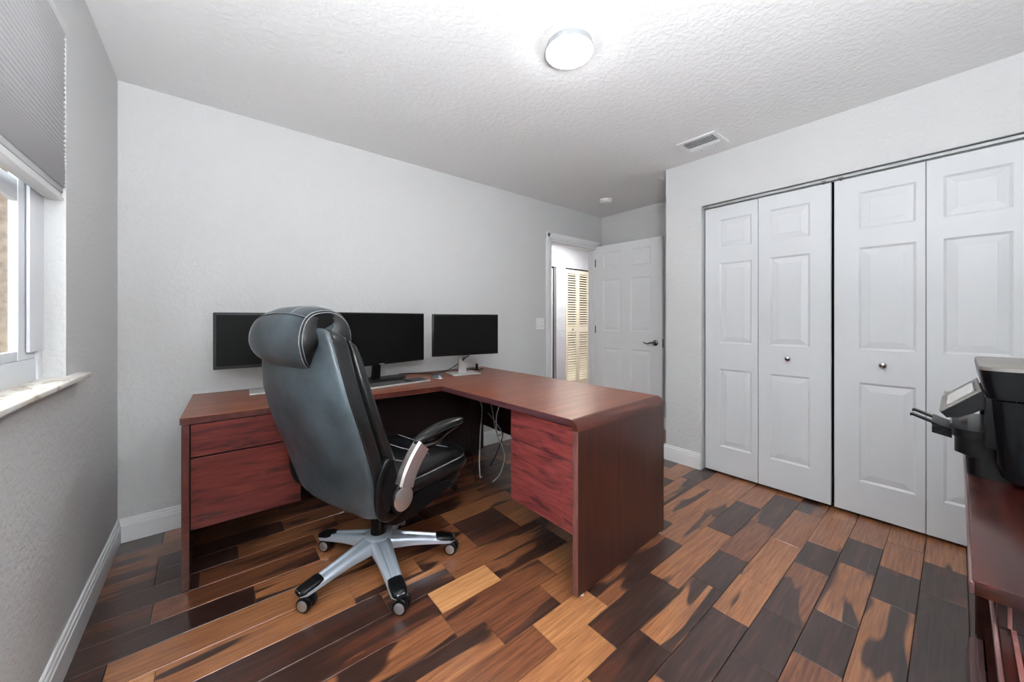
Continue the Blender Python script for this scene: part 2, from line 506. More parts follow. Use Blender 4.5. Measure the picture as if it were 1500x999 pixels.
# door casing and jamb
b = MB()
for (x0, x1) in ((DX0 - 0.072, DX0), (DX1, DX1 + 0.072)):
    b.box(x0, x1, YB - 0.016, YB + 0.0005, 0, DZ + 0.07, 0.004)
    b.box(x0 + (0.006 if x0 < 3 else 0.018), x1 - (0.018 if x0 < 3 else 0.006), YB - 0.021, YB - 0.012, 0, DZ + 0.06, 0.003)
b.box(DX0 - 0.072, DX1 + 0.072, YB - 0.0165, YB + 0.0005, DZ, DZ + 0.071, 0.004)
b.box(DX0 - 0.06, DX1 + 0.06, YB - 0.021, YB - 0.012, DZ + 0.018, DZ + 0.064, 0.003)
struct('trim_1', b, m_white, smooth=30)
b = MB().box(DX0, DX0 + 0.018, YB - 0.004, YB + T + 0.004, 0, DZ).box(DX1 - 0.018, DX1, YB - 0.004, YB + T + 0.004, 0, DZ)
b.box(DX0, DX1, YB - 0.004, YB + T + 0.004, DZ - 0.018, DZ)
b.box(DX0 + 0.018, DX0 + 0.03, YB + 0.04, YB + 0.08, 0, DZ).box(DX1 - 0.03, DX1 - 0.018, YB + 0.04, YB + 0.08, 0, DZ).box(DX0, DX1, YB + 0.04, YB + 0.08, DZ - 0.03, DZ - 0.018)
jamb = struct('trim_2', b, m_white)
MB().box(DX0 + 0.018, DX0 + 0.0195, YB + 0.008, YB + 0.034, 0.90, 0.965).build('strike_plate', m_nickel, jamb, smooth=0)

# moulded door leaves
def leaf(name, w, h, t, panels, mat, parent, z0=0.0, face=1):
    """leaf in the local xz plane, x 0..w, front face at y=0 looking to -y; panels are separate raised fields"""
    b = MB()
    us = sorted({0, w} | {p[0] for p in panels} | {p[1] for p in panels})
    vs = sorted({0, h} | {p[2] for p in panels} | {p[3] for p in panels})
    ins = lambda u, v: any(p[0] < u < p[1] and p[2] < v < p[3] for p in panels)
    for i in range(len(us) - 1):
        for j in range(len(vs) - 1):
            if ins((us[i] + us[i + 1]) / 2, (vs[j] + vs[j + 1]) / 2): continue
            b.quad((us[i], 0, vs[j]), (us[i + 1], 0, vs[j]), (us[i + 1], 0, vs[j + 1]), (us[i], 0, vs[j + 1]))
    D = 0.0075; s1 = 0.011
    def rect(p, k, y): return [(p[0] + k, y, p[2] + k), (p[1] - k, y, p[2] + k), (p[1] - k, y, p[3] - k), (p[0] + k, y, p[3] - k)]
    for p in panels:
        r0, r1 = rect(p, 0, 0), rect(p, s1, D)
        for i in range(4):
            j = (i + 1) % 4
            b.quad(r0[i], r0[j], r1[j], r1[i])
        b.quad(*r1)
    b.quad((0, 0, 0), (0, 0, h), (0, t, h), (0, t, 0)); b.quad((w, 0, 0), (w, t, 0), (w, t, h), (w, 0, h))
    b.quad((0, 0, h), (w, 0, h), (w, t, h), (0, t, h)); b.quad((0, 0, 0), (0, t, 0), (w, t, 0), (w, 0, 0))
    b.quad((0, t, 0), (0, t, h), (w, t, h), (w, t, 0))
    bmesh.ops.remove_doubles(b.bm, verts=b.bm.verts, dist=1e-5)
    o = b.build(name, mat, parent, smooth=0)
    for p in panels:
        q = MB()
        r0, r1, r2 = rect(p, s1 + 0.003, D - 0.0002), rect(p, s1 + 0.034, 0.0022), rect(p, s1 + 0.036, 0.0014)
        q.skin([r0, r1, r2])
        q.build('panel', mat, o, smooth=0)
    return o

# hinged six-panel door, standing open
a = Vector((3.585, 2.775)); e = Vector((3.64, 1.96)); d = (e - a); W = d.length
pz = [(0.225, 0.83), (1.03, 1.635), (1.77, 1.96)]
pans = [(u0, u1, z0, z1) for (u0, u1) in ((0.10, 0.335), (0.455, 0.695)) for z0, z1 in pz]
door = leaf('door_1', W, 2.045, 0.035, pans, m_white, None)
# front face (local -y) must look to -x : rotate so that local x runs from hinge towards the latch
door.rotation_euler = (0, 0, math.atan2(d.y, d.x)); door.location = (a.x, a.y, 0.012)
door['kind'] = 'structure'
def lever_handle(parent, x, z, sgn=-1):
    b = MB().lathe((x, 0, z), (0, -1, 0), [(0, 0.031), (0.006, 0.031), (0.011, 0.026), (0.014, 0.012), (0.045, 0.011), (0.05, 0.010), (0.052, 0.001)])
    pts = catmull([(x, -0.044, z), (x - 0.03, -0.047, z + 0.004), (x - 0.06, -0.047, z - 0.008), (x - 0.09, -0.047, z - 0.005), (x - 0.115, -0.046, z + 0.006)], 6)
    b.tube(pts, [0.010 - 0.005 * i / len(pts) for i in range(len(pts))], 10)
    return b.build('lever_handle', m_nickel, parent, label='dark nickel curved lever handle')
lever_handle(door, 0.745, 0.915)
MB().box(W - 0.001, W + 0.0015, 0.006, 0.029, 0.87, 0.96).build('latch_plate', m_nickel, door, smooth=0)
for z in (0.25, 1.0, 1.8):
    MB().cyl((-0.004, -0.004, z), (-0.004, -0.004, z + 0.09), 0.006, n=12).build('hinge', m_nickel, door)

# folding closet doors
def knob(parent, x, z):
    MB().lathe((x, 0, z), (0, -1, 0), [(0, 0.008), (0.012, 0.007), (0.016, 0.012), (0.022, 0.0165), (0.028, 0.0165), (0.033, 0.011), (0.035, 0.001)]).build('knob', m_chrome, parent, label='round chrome knob')
cpz = [(0.195, 0.785), (0.98, 1.59), (1.70, 1.92)]
def bifold(n, leaves):
    root = thing('door_%d' % n, kind='structure', loc=(XC + 0.03, 0, 0.018))
    for (ya, yb, pa, pb, kn, xo) in leaves:
        w = ya - yb
        L = leaf('leaf', w, 2.017, 0.032, [(ya - pa, ya - pb, z0, z1) for z0, z1 in cpz], m_door, root)
        L.rotation_euler = (0, 0, -pi / 2)        # local x -> -y, front -> -x
        L.location = (xo, ya, 0)
        if kn is not None: knob(L, ya - kn, 0.90)
    return root
bifold(2, [(1.247, 0.892, 1.145, 0.930, None, 0), (0.8885, 0.497, 0.82, 0.60, 0.714, 0)])
bifold(3, [(0.481, 0.1065, 0.370, 0.140, 0.267, 0), (0.1035, -0.263, 0.044, -0.174, None, 0)])
# overhead closet track
b = MB().box(XC + 0.018, XC + 0.023, CY0, CY1, 2.044, CZ).box(XC + 0.018, XC + 0.06, CY0, CY1, CZ - 0.006, CZ - 0.001).box(XC + 0.056, XC + 0.06, CY0, CY1, 2.044, CZ)
track = struct('trim_3', b, m_track)
for y in (1.235, 0.53, 0.45):
    MB().box(XC + 0.012, XC + 0.018, y - 0.012, y + 0.012, 2.046, 2.05).cyl((XC + 0.022, y, 2.03), (XC + 0.022, y, 2.052), 0.003, n=8).build('track_pivot', m_nickel, track)
struct('trim_4', MB().box(XC, XC + T, CY1 - 0.0005, CY1 + 0.0005, 0, CZ), m_white)

# louvred doors in the hall
root = thing('door_4', kind='structure', loc=(4.56, YH - 0.005, 0.02))
def louver_leaf(x0, x1, h, kn):
    w = x1 - x0; st = 0.04
    b = MB().box(0, st, 0, 0.028, 0, h, 0.002, 1).box(w - st, w, 0, 0.028, 0, h, 0.002, 1)
    for z0, z1 in ((0, 0.11), (0.93, 1.04), (h - 0.06, h)): b.box(st, w - st, 0.001, 0.027, z0, z1)
    o = b.build('leaf', m_cream, root, smooth=0, loc=(x0, 0, 0))
    s = MB()
    for z0, z1 in ((0.11, 0.93), (1.04, h - 0.06)):
        n = int((z1 - z0) / 0.040)
        for i in range(n):
            z = z0 + (i + 0.5) * (z1 - z0) / n
            m = Matrix.Translation((w / 2, 0.014, z)) @ Matrix.Rotation(radians(42), 4, 'X')
            s.box(-(w - 2 * st) / 2 - 0.003, (w - 2 * st) / 2 + 0.003, -0.0205, 0.0205, -0.003, 0.003, m=m)
    so = s.build('louvers', m_cream, o, smooth=0); so['kind'] = 'stuff'
    if kn: MB().lathe((w / 2, 0, 0.985), (0, -1, 0), [(0, 0.006), (0.01, 0.006), (0.016, 0.013), (0.024, 0.011), (0.027, 0.001)]).build('knob', m_nickel, o)
louver_leaf(0.0, 0.30, 2.0, True)
louver_leaf(0.303, 0.60, 2.0, False)
louver_leaf(0.603, 0.785, 2.0, False)
struct('trim_5', MB().box(4.55, 5.35, YH, YH + 0.03, 2.025, 2.045), m_nickel)
d5 = MB().box(3.9, 4.262, YH + 0.02, YH + 0.055, 0.01, 2.01).build('door_5', m_door, smooth=0); d5['kind'] = 'structure'
# dark strip beside it, standing in for the shaded gap
struct('gap_shade', MB().box(4.265, 4.34, YH + 0.06, YH + 0.1, 0, 2.04), m_dark)

# ------------------------------------------------------------------ window
win = thing('window_1', kind='structure', loc=(0, 0, 0))
xf0, xf1 = XA - 0.104, XA - 0.052
b = MB()
b.box(xf0, xf1, WY1 - 0.035, WY1, WZ0, WZ1, 0.003).box(xf0, xf1, WY0, WY0 + 0.035, WZ0, WZ1, 0.003)
b.box(xf0, xf1 - 0.02, WY0 + 0.001, WY1 - 0.001, WZ1 - 0.05, WZ1, 0.003)
b.box(xf0 + 0.001, xf1 - 0.004, WY0 + 0.0355, WY1 - 0.0355, WZ0 + 0.015, WZ0 + 0.0895, 0.003)
b.box(xf0 + 0.001, xf1 - 0.028, WY1 - 0.066, WY1 - 0.036, WZ0 + 0.092, WZ1 - 0.05, 0.002)
b.build('window_frame', m_vinyl, win)
MB().box(xf1 - 0.004, xf1 + 0.004, WY1 - 0.118, WY1 - 0.001, WZ0 + 0.112, WZ1, 0.002).build('side_cover', m_vinyl, win)
b = MB()
sx0, sx1 = xf1 - 0.027, xf1 - 0.007
b.box(sx0, sx1, WY1 - 0.162, WY1 - 0.02, WZ0 + 0.09, WZ1 - 0.03, 0.003).box(sx0, sx1, WY0 + 0.02, WY0 + 0.09, WZ0 + 0.09, WZ1 - 0.03, 0.003)
b.box(sx0 + 0.001, sx1 - 0.0015, WY0 + 0.0905, WY1 - 0.1625, WZ0 + 0.091, WZ0 + 0.12, 0.003).box(sx0 + 0.001, sx1 - 0.0015, WY0 + 0.0905, WY1 - 0.1625, 1.535, 1.60, 0.003)
b.build('sash', m_vinyl, win)
MB().box(sx0 + 0.008, sx0 + 0.012, WY0 + 0.08, WY1 - 0.15, WZ0 + 0.11, WZ1 - 0.05).build('pane', m_glass, win, smooth=0)
# rough brown stucco return outside the frame
st = Mat('brown_stucco', srgb(122, 100, 80), 0.9)
sn = st.noise(st.coords(), 40, 5, 0.7)
st.l(st.ramp(sn, [(0.35, srgb(96, 76, 58)), (0.65, srgb(160, 136, 112))]), st.b.inputs['Base Color']); st.bump(sn, 0.8, 0.01)
b = MB().box(XL - 0.03, xf0 - 0.001, WY1 - 0.036, WY1 + 0.02, WZ0 - 0.05, WZ1).box(XL - 0.03, xf0 - 0.001, WY0 - 0.02, WY0 + 0.036, WZ0 - 0.05, WZ1)
struct('trim_8', b, st.m)
b = MB().box(xf1 - 0.03, XA + 0.038, WY0 - 0.1, WY1 + 0.118, 0.966, 0.984, 0.005, 3)
sill = b.build('window_sill', m_marble, None); sill['kind'] = 'structure'
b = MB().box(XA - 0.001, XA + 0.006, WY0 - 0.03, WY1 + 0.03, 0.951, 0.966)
s2 = b.build('sill_shadow', Mat('sill_shadow_strip', srgb(84, 78, 72), 0.7).m, smooth=0); s2['kind'] = 'structure'  # dark strip drawn in as the shadow under the sill

# pleated shade
bl = thing('pleated_shade', 'grey pleated cellular shade drawn halfway down the window', 'window shade', loc=(XA - 0.018, WY0, 1.585))
b = MB(); z = 0.045; k = 0; prof = []
while z < WZ1 - 1.585 - 0.03:
    st = 0.0075 if z < 0.10 else min(0.0165, 0.0075 + (z - 0.10) * 0.09)
    prof += [(0.004, z), (0.0150, z + 0.16 * st), (0.0185, z + 0.5 * st), (0.0150, z + 0.84 * st)]
    z += st
b.skin([[(x, y, zz) for x, zz in prof] + [(x - 0.0015, y, zz) for x, zz in reversed(prof)] for y in (0.004, WY1 - WY0 - 0.004)])
b.build('pleated_fabric', m_blind, bl, smooth=0)
b = MB().box(-0.024, 0.014, 0.003, WY1 - WY0 - 0.003, 0.0, 0.012, 0.003).box(-0.02, 0.010, 0.003, WY1 - WY0 - 0.003, 0.010, 0.028, 0.005)
b.build('bottom_rail', m_white, bl)
MB().box(-0.012, 0.012, 0.003, WY1 - WY0 - 0.003, 0.026, 0.048, 0.003).build('lower_hem', m_blind, bl)
MB().box(-0.03, 0.02, 0.003, WY1 - WY0 - 0.003, WZ1 - 1.585 - 0.035, WZ1 - 1.585, 0.003).build('head_rail', m_white, bl)

# outside: the neighbour's weathered wall and ground
o = MB().box(-2.75, -2.6, -4, 9.82, -0.3, 3.1).build('neighbour_wall', m_fence, smooth=0)
tag(o, 'weathered brown wall outside the window', 'wall')
o = MB().box(-12, XL - 0.02, -12, 20, -0.5, -0.3).build('ground_outside', m_fence, smooth=0); o['kind'] = 'structure'

# ------------------------------------------------------------------ ceiling fixtures
t = thing('ceiling_light', 'round white flush ceiling light, switched on', 'ceiling light', loc=(1.262, 1.128, H))
MB().lathe((0, 0, 0), (0, 0, -1), [(0.0005, 0.104), (0.029, 0.1095), (0.032, 0.109), (0.032, 0.096)], 48).build('base_ring', m_track, t)
MB().lathe((0, 0, 0), (0, 0, -1), [(0.0315, 0.1035), (0.036, 0.1045), (0.040, 0.099), (0.044, 0.078), (0.047, 0.04), (0.0475, 0.001)], 48).build('diffuser', m_lamp, t)

t = thing('ceiling_vent', 'white metal air register in the ceiling by the closet wall', 'vent', loc=(2.695, 1.148, H - 0.0005))
b = MB()
w2, d2 = 0.12, 0.13
b.box(-w2, w2, -d2, -d2 + 0.028, -0.007, -0.0003).box(-w2, w2, d2 - 0.028, d2, -0.007, -0.0003).box(-w2, -w2 + 0.028, -d2 + 0.028, d2 - 0.028, -0.007, -0.0003).box(w2 - 0.04, w2, -d2 + 0.028, d2 - 0.028, -0.007, -0.0003)
b.build('frame', m_white, t, smooth=0)
MB().box(-w2 + 0.02, w2 - 0.03, -d2 + 0.02, d2 - 0.02, -0.001, 0).build('duct_shade', m_dark, t, smooth=0)  # dark plate, the shade inside the duct put into its colour
for i in range(7):
    x = -w2 + 0.038 + i * 0.0215
    m = Matrix.Translation((x, 0, -0.007)) @ Matrix.Rotation(radians(-40 if i < 5 else 40), 4, 'Y')
    MB().box(-0.0075, 0.0075, -d2 + 0.028, d2 - 0.028, -0.0008, 0.0008, m=m).build('slat', m_white, t, smooth=0)
for y in (-0.05, 0.05): MB().lathe((w2 - 0.018, y, -0.007), (0, 0, -1), [(0, 0.004), (0.001, 0.003), (0.0012, 0.0005)], 10).build('screw', m_nickel, t)

t = thing('smoke_detector', 'small round white smoke detector on the ceiling above the open door', 'smoke detector', loc=(3.19, 2.34, H))
MB().lathe((0, 0, 0), (0, 0, -1), [(0.0005, 0.066), (0.012, 0.066), (0.014, 0.060), (0.03, 0.058), (0.038, 0.048), (0.04, 0.001)], 36).build('housing', m_plate, t)
MB().lathe((0, 0, -0.04), (0, 0, -1), [(0, 0.016), (0.003, 0.014), (0.004, 0.001)], 20).build('test_button', m_white, t)
MB().lathe((0, 0, -0.020), (0, 0, -1), [(0, 0.0592), (0.004, 0.0592)], 36).build('sensor_ring', m_track, t)

t = thing('light_switch', 'white double light switch plate on the wall left of the doorway', 'light switch', loc=(2.667, YB, 1.133))
MB().box(-0.058, 0.058, -0.006, -0.0004, -0.06, 0.06, 0.003).build('cover_plate', m_plate, t)
for x in (-0.025, 0.025):
    r = MB().box(x - 0.017, x + 0.017, -0.009, -0.005, -0.034, 0.034, 0.002).build('rocker', m_plate, t)
MB().box(0.014, 0.036, -0.0105, -0.0088, -0.030, -0.024, 0.0005).build('dimmer_slider', m_track, t)

# ------------------------------------------------------------------ corner desk
DT = 0.75
desk = thing('corner_desk', 'L-shaped mahogany office desk with two drawer pedestals', 'desk', loc=(0, 0, 0))
LF, IN, RF, RR, BR, BL = (-0.12, 2.128), (1.132, 2.098), (1.182, 1.05), (1.935, 1.075), (1.885, 2.742), (-0.10, 2.772)
poly = [LF, (0.35, 2.117), IN, RF, RR, BR, BL]
b = MB().prism([LF, IN, (IN[0], IN[1]), ][:0] or poly, DT - 0.03, DT)
bmesh.ops.bevel(b.bm, geom=[e for e in b.bm.edges if abs(e.verts[0].co.z - e.verts[1].co.z) < 1e-6 and not (abs(e.verts[0].co.y - RF[1]) < 0.03 and abs(e.verts[1].co.y - RF[1]) < 0.03)], offset=0.002, segments=1, affect='EDGES')
b.build('desktop', m_top, desk, smooth=20)
# thin banding on the edges that face the knee space
def band(p, q, mat):
    p, q = Vector((*p, 0)), Vector((*q, 0)); d = (q - p).normalized(); n = Vector((d.y, -d.x, 0)); b = MB()
    b.skin([[v + n * o + Vector((0, 0, z)) for o, z in ((0.0, DT - 0.0295), (0.0012, DT - 0.0285), (0.0012, DT - 0.0025), (0.0, DT - 0.0015))] for v in (p + d * 0.001, q - d * 0.001)])
    return b.build('edge_band', mat, desk, smooth=0)
band(LF, IN, m_topy)
band(IN, RF, m_edge_d)
# waterfall end
P0, P1 = Vector((RF[0] - 0.004, RF[1], 0)), Vector((RR[0], RR[1], 0))
dirv = (P1 - P0).normalized(); nv = Vector((dirv.y, -dirv.x, 0))
def wf(r, n=8):
    out = []
    for i in range(n + 1):
        a = pi / 2 * i / n
        out.append((r * sin(a), r * cos(a)))
    return out
b = MB()
outer = [(s, DT - 0.045 + c) for s, c in wf(0.045)]
inner = [(s, DT - 0.045 + c) for s, c in wf(0.017)]
prof = [(-0.0015, DT)] + outer + list(reversed(inner)) + [(-0.0015, DT - 0.028)]
b.skin([[p + nv * s + Vector((0, 0, z)) for s, z in prof] for p in (P0, P1)])
b.build('waterfall_edge', m_wf, desk, smooth=40, label='darker rounded waterfall edge')
# right end panel
pa, pb2 = P0 + nv * 0.018, P0 + nv * 0.044
b = MB(); zt = DT - 0.0455
b.skin([[p + Vector((0, 0, 0.012)) for p in (pa, pb2, P1 + nv * 0.044 - dirv * 0.004, P1 + nv * 0.018 - dirv * 0.004)], [p + Vector((0, 0, zt)) for p in (pa, pb2, P1 + nv * 0.044 - dirv * 0.004, P1 + nv * 0.018 - dirv * 0.004)]])
b.build('end_panel', m_panel, desk, smooth=0)
# edge band on its narrow side
b = MB(); pe = P0 - dirv * 0.002
b.skin([[p + Vector((0, 0, z)) for p in (pe + nv * 0.0175, pe + nv * 0.0445, pe + nv * 0.0445 + dirv * 0.0035, pe + nv * 0.0175 + dirv * 0.0035)] for z in (0.012, zt)])
b.build('edge_band', m_edge, desk, smooth=0, label='lighter pinkish edge band on the end panel')
for f in (0.05, 0.95):
    p = P0.lerp(P1, f) + nv * 0.031
    MB().lathe((p.x, p.y, 0), (0, 0, 1), [(0.0005, 0.012), (0.007, 0.012), (0.012, 0.006)], 16).build('glide', m_plate, desk)
# left end panel
b = MB().box(-0.113, -0.087, 2.102, 2.745, 0.008, DT - 0.031, 0.001, 1)
b.build('end_panel', m_topy, desk, smooth=0)
MB().lathe((-0.1, 2.13, 0), (0, 0, 1), [(0.0005, 0.012), (0.008, 0.012), (0.01, 0.006)], 16).build('glide', m_plate, desk)
# left pedestal
MB().box(-0.086, 0.338, 2.142, 2.70, 0.262, DT - 0.031).build('pedestal_body', m_blackm, desk, smooth=0)  # body coloured black to paint the shade in the drawer gaps
MB().box(-0.083, 0.338, 2.118, 2.1415, 0.575, 0.716, 0.0015, 1).build('drawer', m_drawx, desk, smooth=0)
MB().box(-0.083, 0.338, 2.118, 2.1415, 0.256, 0.567, 0.0015, 1).build('drawer', m_drawx, desk, smooth=0)
# right pedestal, drawers towards the knee space
MB().box(1.205, 1.87, 1.036, 1.452, 0.262, DT - 0.031).build('pedestal_body', m_blackm, desk, smooth=0)  # black again for painted shade between the drawers
for z0, z1 in ((0.572, 0.716), (0.26, 0.566)):
    MB().box(1.181, 1.2045, 1.036, 1.455, z0, z1, 0.0015, 1).build('drawer', m_drawy, desk, smooth=0)
# modesty panels
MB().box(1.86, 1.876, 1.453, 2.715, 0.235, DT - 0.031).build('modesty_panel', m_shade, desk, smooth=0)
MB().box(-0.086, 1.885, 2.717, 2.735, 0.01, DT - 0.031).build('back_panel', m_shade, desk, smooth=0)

# ------------------------------------------------------------------ monitors
def monitor(label, center, ang, w, h, zb, bez, curved=False, dell=False):
    """screen centre bottom at (x,y), width direction angle ang, facing -y locally"""
    root = thing('monitor', label, 'monitor', loc=(center[0], center[1], DT + 0.0005), rz=ang)
    z0 = zb - DT
    MB().box(-w / 2, w / 2, 0, 0.022, z0, z0 + h, 0.005, 2).box(-w * 0.32, w * 0.32, 0.018, 0.045, z0 + h * 0.2, z0 + h * 0.8, 0.008, 2).build('housing', m_bezel if dell else m_black, root)
    MB().box(-w / 2 + bez, w / 2 - bez, -0.0012, 0.003, z0 + bez * (1.25 if dell else 1.6), z0 + h - bez).build('screen', m_screen, root, smooth=0)
    return root, z0
# left
r, z0 = monitor('left monitor, partly hidden by the chair, on a silver stand', (0.262, 2.545), radians(-3.0), 0.545, 0.315, 0.903, 0.014, dell=True)
MB().box(-0.112, 0.125, -0.035, 0.145, 0, 0.009, 0.004, 3).build('stand_base', m_stand, r)
MB().box(-0.035, 0.035, 0.062, 0.08, 0.008, 0.35, 0.004).build('stand_neck', m_stand, r)
MB().box(-0.05, 0.05, 0.043, 0.066, 0.24, 0.34, 0.004).build('mount', m_black, r)
# centre
r, z0 = monitor('large wide centre monitor on a black stand', (0.885, 2.495), radians(15), 0.745, 0.356, 0.868, 0.008)
b = MB()
ring0 = []
for i in range(40):
    a = 2 * pi * i / 40
    x, y = 0.26 * cos(a), 0.115 * sin(a) + 0.10 - 0.9 * 0.0
    ring0.append((x, y - 0.10 * (1 - (x / 0.26) ** 2) * 0.6))
b.skin([[(x, y, 0.0) for x, y in ring0], [(x, y, 0.008) for x, y in ring0], [(x * 0.97, y * 0.95 + 0.003, 0.012) for x, y in ring0]])
b.build('stand_base', m_black, r)
MB().skin([[(-0.028, 0.06, 0.01), (0.028, 0.06, 0.01), (0.028, 0.085, 0.01), (-0.028, 0.085, 0.01)], [(-0.022, 0.03, 0.30), (0.022, 0.03, 0.30), (0.022, 0.06, 0.30), (-0.022, 0.06, 0.30)]]).build('stand_neck', m_black, r)
MB().box(-0.02, 0.02, -0.0025, 0.004, z0 + 0.004, z0 + 0.009, 0.001).build('logo_strip', m_stand, r)
# right
r, z0 = monitor('right monitor on a silver square-based stand with cable tie', (1.502, 2.387), radians(-9.2), 0.545, 0.315, 0.903, 0.010)
MB().box(-0.115, 0.115, -0.01, 0.175, 0, 0.009, 0.004, 2).build('stand_base', m_stand, r)
MB().box(-0.033, 0.033, 0.085, 0.105, 0.008, 0.34, 0.004).build('stand_neck', m_stand, r)
MB().box(-0.05, 0.05, 0.043, 0.088, 0.22, 0.34, 0.004).build('mount', m_black, r)
b = MB().tube(catmull([(0.0, 0.06, 0.13), (-0.002, 0.07, 0.105), (0.012, 0.078, 0.12), (0.045, 0.06, 0.145)], 5), 0.004)
b.build('cable_tie', m_black, r)

def cable(name, pts, r, mat, label, cat='cable', group=None, k=8):
    o = MB().tube(catmull(pts, k), r, 7).build(name, mat)
    return tag(o, label, cat, group)
zt = DT + 0.004
cable('power_cable', [(1.515, 2.525, 0.83), (1.48, 2.57, 0.79), (1.40, 2.60, 0.758), (1.30, 2.64, zt), (1.20, 2.72, zt), (1.1, 2.74, zt)], 0.0035, m_black, 'black cable running from the right monitor along the desk back')
cable('power_cable', [(1.60, 2.60, zt), (1.66, 2.58, 0.762), (1.72, 2.56, zt), (1.80, 2.60, zt)], 0.0035, m_black, 'short black cable behind the right monitor base')
o = MB().box(1.705, 1.722, 2.56, 2.578, DT + 0.001, DT + 0.055, 0.004).build('adapter', m_black); tag(o, 'small upright black adapter behind the right monitor base', 'adapter')

# keyboard
kb = thing('keyboard', 'slim silver and black keyboard in front of the centre monitor', 'keyboard', loc=(0.925, 2.345, DT + 0.0005), rz=radians(5.5))
MB().box(-0.222, 0.222, -0.065, 0.065, 0, 0.012, 0.003, 2).build('base', m_stand, kb)
MB().box(-0.217, 0.217, -0.056, 0.060, 0.0121, 0.0135).build('key_bed', m_blackm, kb, smooth=0)
kmesh = {}
def key(w):
    if w not in kmesh:
        b = MB()
        rings = [[(-w / 2 + i, -0.0075 + i, z), (w / 2 - i, -0.0075 + i, z), (w / 2 - i, 0.0075 - i, z), (-w / 2 + i, 0.0075 - i, z)] for i, z in ((0, 0.0135), (0.001, 0.0168))]
        b.skin(rings); me = bpy.data.meshes.new('key'); bmesh.ops.recalc_face_normals(b.bm, faces=b.bm.faces); b.bm.to_mesh(me); b.bm.free()
        me.materials.append(m_key); kmesh[w] = me
    return kmesh[w]
m_key = Mat('key_plastic', srgb(66, 66, 68), 0.5).m
for row in range(6):
    x = -0.212; yy = 0.050 - row * 0.0198
    ws = {0: [0.0155] * 15, 1: [0.0155] * 13 + [0.033], 2: [0.025] + [0.0155] * 12 + [0.0235], 3: [0.029] + [0.0155] * 11 + [0.037], 4: [0.037] + [0.0155] * 10 + [0.047], 5: [0.02] * 3 + [0.10] + [0.02] * 4}[row]
    for w in ws:
        if x + w > 0.098: break
        o = bpy.data.objects.new('key', key(w)); link(o); o.parent = kb; o.location = (x + w / 2, yy, 0); x += w + 0.0028
    for i in range(6):
        o = bpy.data.objects.new('key', key(0.0155)); link(o); o.parent = kb; o.location = (0.108 + i * 0.0186 + (0.004 if i > 2 else 0), yy, 0)
# mouse
ms = thing('computer_mouse', 'small round silver and black mouse beside the keyboard', 'mouse', loc=(1.245, 2.375, DT + 0.0005), rz=radians(30))
b = MB(); N = 24
rings = []
for z, s in ((0.0, 0.92), (0.004, 1.0), (0.012, 1.0)):
    rings.append([(0.031 * s * cos(2 * pi * i / N), 0.046 * s * sin(2 * pi * i / N), z) for i in range(N)])
b.skin(rings).build('base', m_stand, ms)
rings = []
for z, s in ((0.012, 0.98), (0.02, 0.93), (0.027, 0.8), (0.032, 0.55), (0.034, 0.2), (0.0342, 0.02)):
    rings.append([(0.031 * s * cos(2 * pi * i / N), 0.046 * s * sin(2 * pi * i / N), z) for i in range(N)])
MB().skin(rings).build('shell', Mat('mouse_shell', srgb(60, 66, 74), 0.2, coat=0.5).m, ms)

# cords hanging below the desk
cab = [([(1.52, 2.30, 0.717), (1.515, 2.29, 0.62), (1.56, 2.27, 0.52), (1.50, 2.20, 0.36), (1.46, 2.15, 0.26), (1.45, 2.14, 0.16), (1.47, 2.16, 0.05), (1.55, 2.25, 0.006)], m_cordw, 'pale cord hanging below the desk, leftmost and leaning left'),
       ([(1.58, 2.22, 0.717), (1.59, 2.22, 0.60), (1.62, 2.22, 0.50), (1.66, 2.24, 0.36), (1.72, 2.28, 0.27), (1.82, 2.36, 0.25), (1.85, 2.48, 0.30), (1.85, 2.6, 0.36)], m_cordw, 'pale cord looping sideways under the desk towards the wall'),
       ([(1.60, 2.04, 0.717), (1.59, 2.05, 0.62), (1.55, 2.07, 0.50), (1.58, 2.10, 0.34), (1.64, 2.12, 0.24), (1.66, 2.12, 0.15), (1.61, 2.11, 0.05), (1.55, 2.12, 0.006)], m_cordw, 'pale cord hanging below the desk in a wide curve to the floor'),
       ([(1.84, 2.35, 0.717), (1.838, 2.36, 0.5), (1.84, 2.37, 0.3), (1.84, 2.38, 0.2), (1.78, 2.38, 0.08), (1.70, 2.36, 0.006)], m_black, 'black cord hanging in front of the white baseboard'),
       ([(1.44, 2.24, 0.717), (1.43, 2.22, 0.5), (1.42, 2.20, 0.3), (1.44, 2.19, 0.1), (1.46, 2.20, 0.006)], m_black, 'black cord hanging behind the chair armrest')]
for pts, mt, lb in cab: cable('hanging_cord', pts, 0.0042, mt, lb, 'cord')

# ------------------------------------------------------------------ office chair (local x forward, y left)
chair = thing('office_chair', 'high-backed black leather office chair on a silver star base', 'chair', loc=(0.61, 1.765, 0), rz=radians(18.2))
def sring(cx, cy, cz, a, b2, n=3.0, N=40, plane='xy', tilt=None):
    out = []
    for i in range(N):
        t = 2 * pi * i / N
        c, s = cos(t), sin(t)
        x = a * math.copysign(abs(c) ** (2 / n), c); y = b2 * math.copysign(abs(s) ** (2 / n), s)
        out.append({'xy': (cx + x, cy + y, cz), 'xz': (cx + x, cy, cz + y)}[plane])
    return out
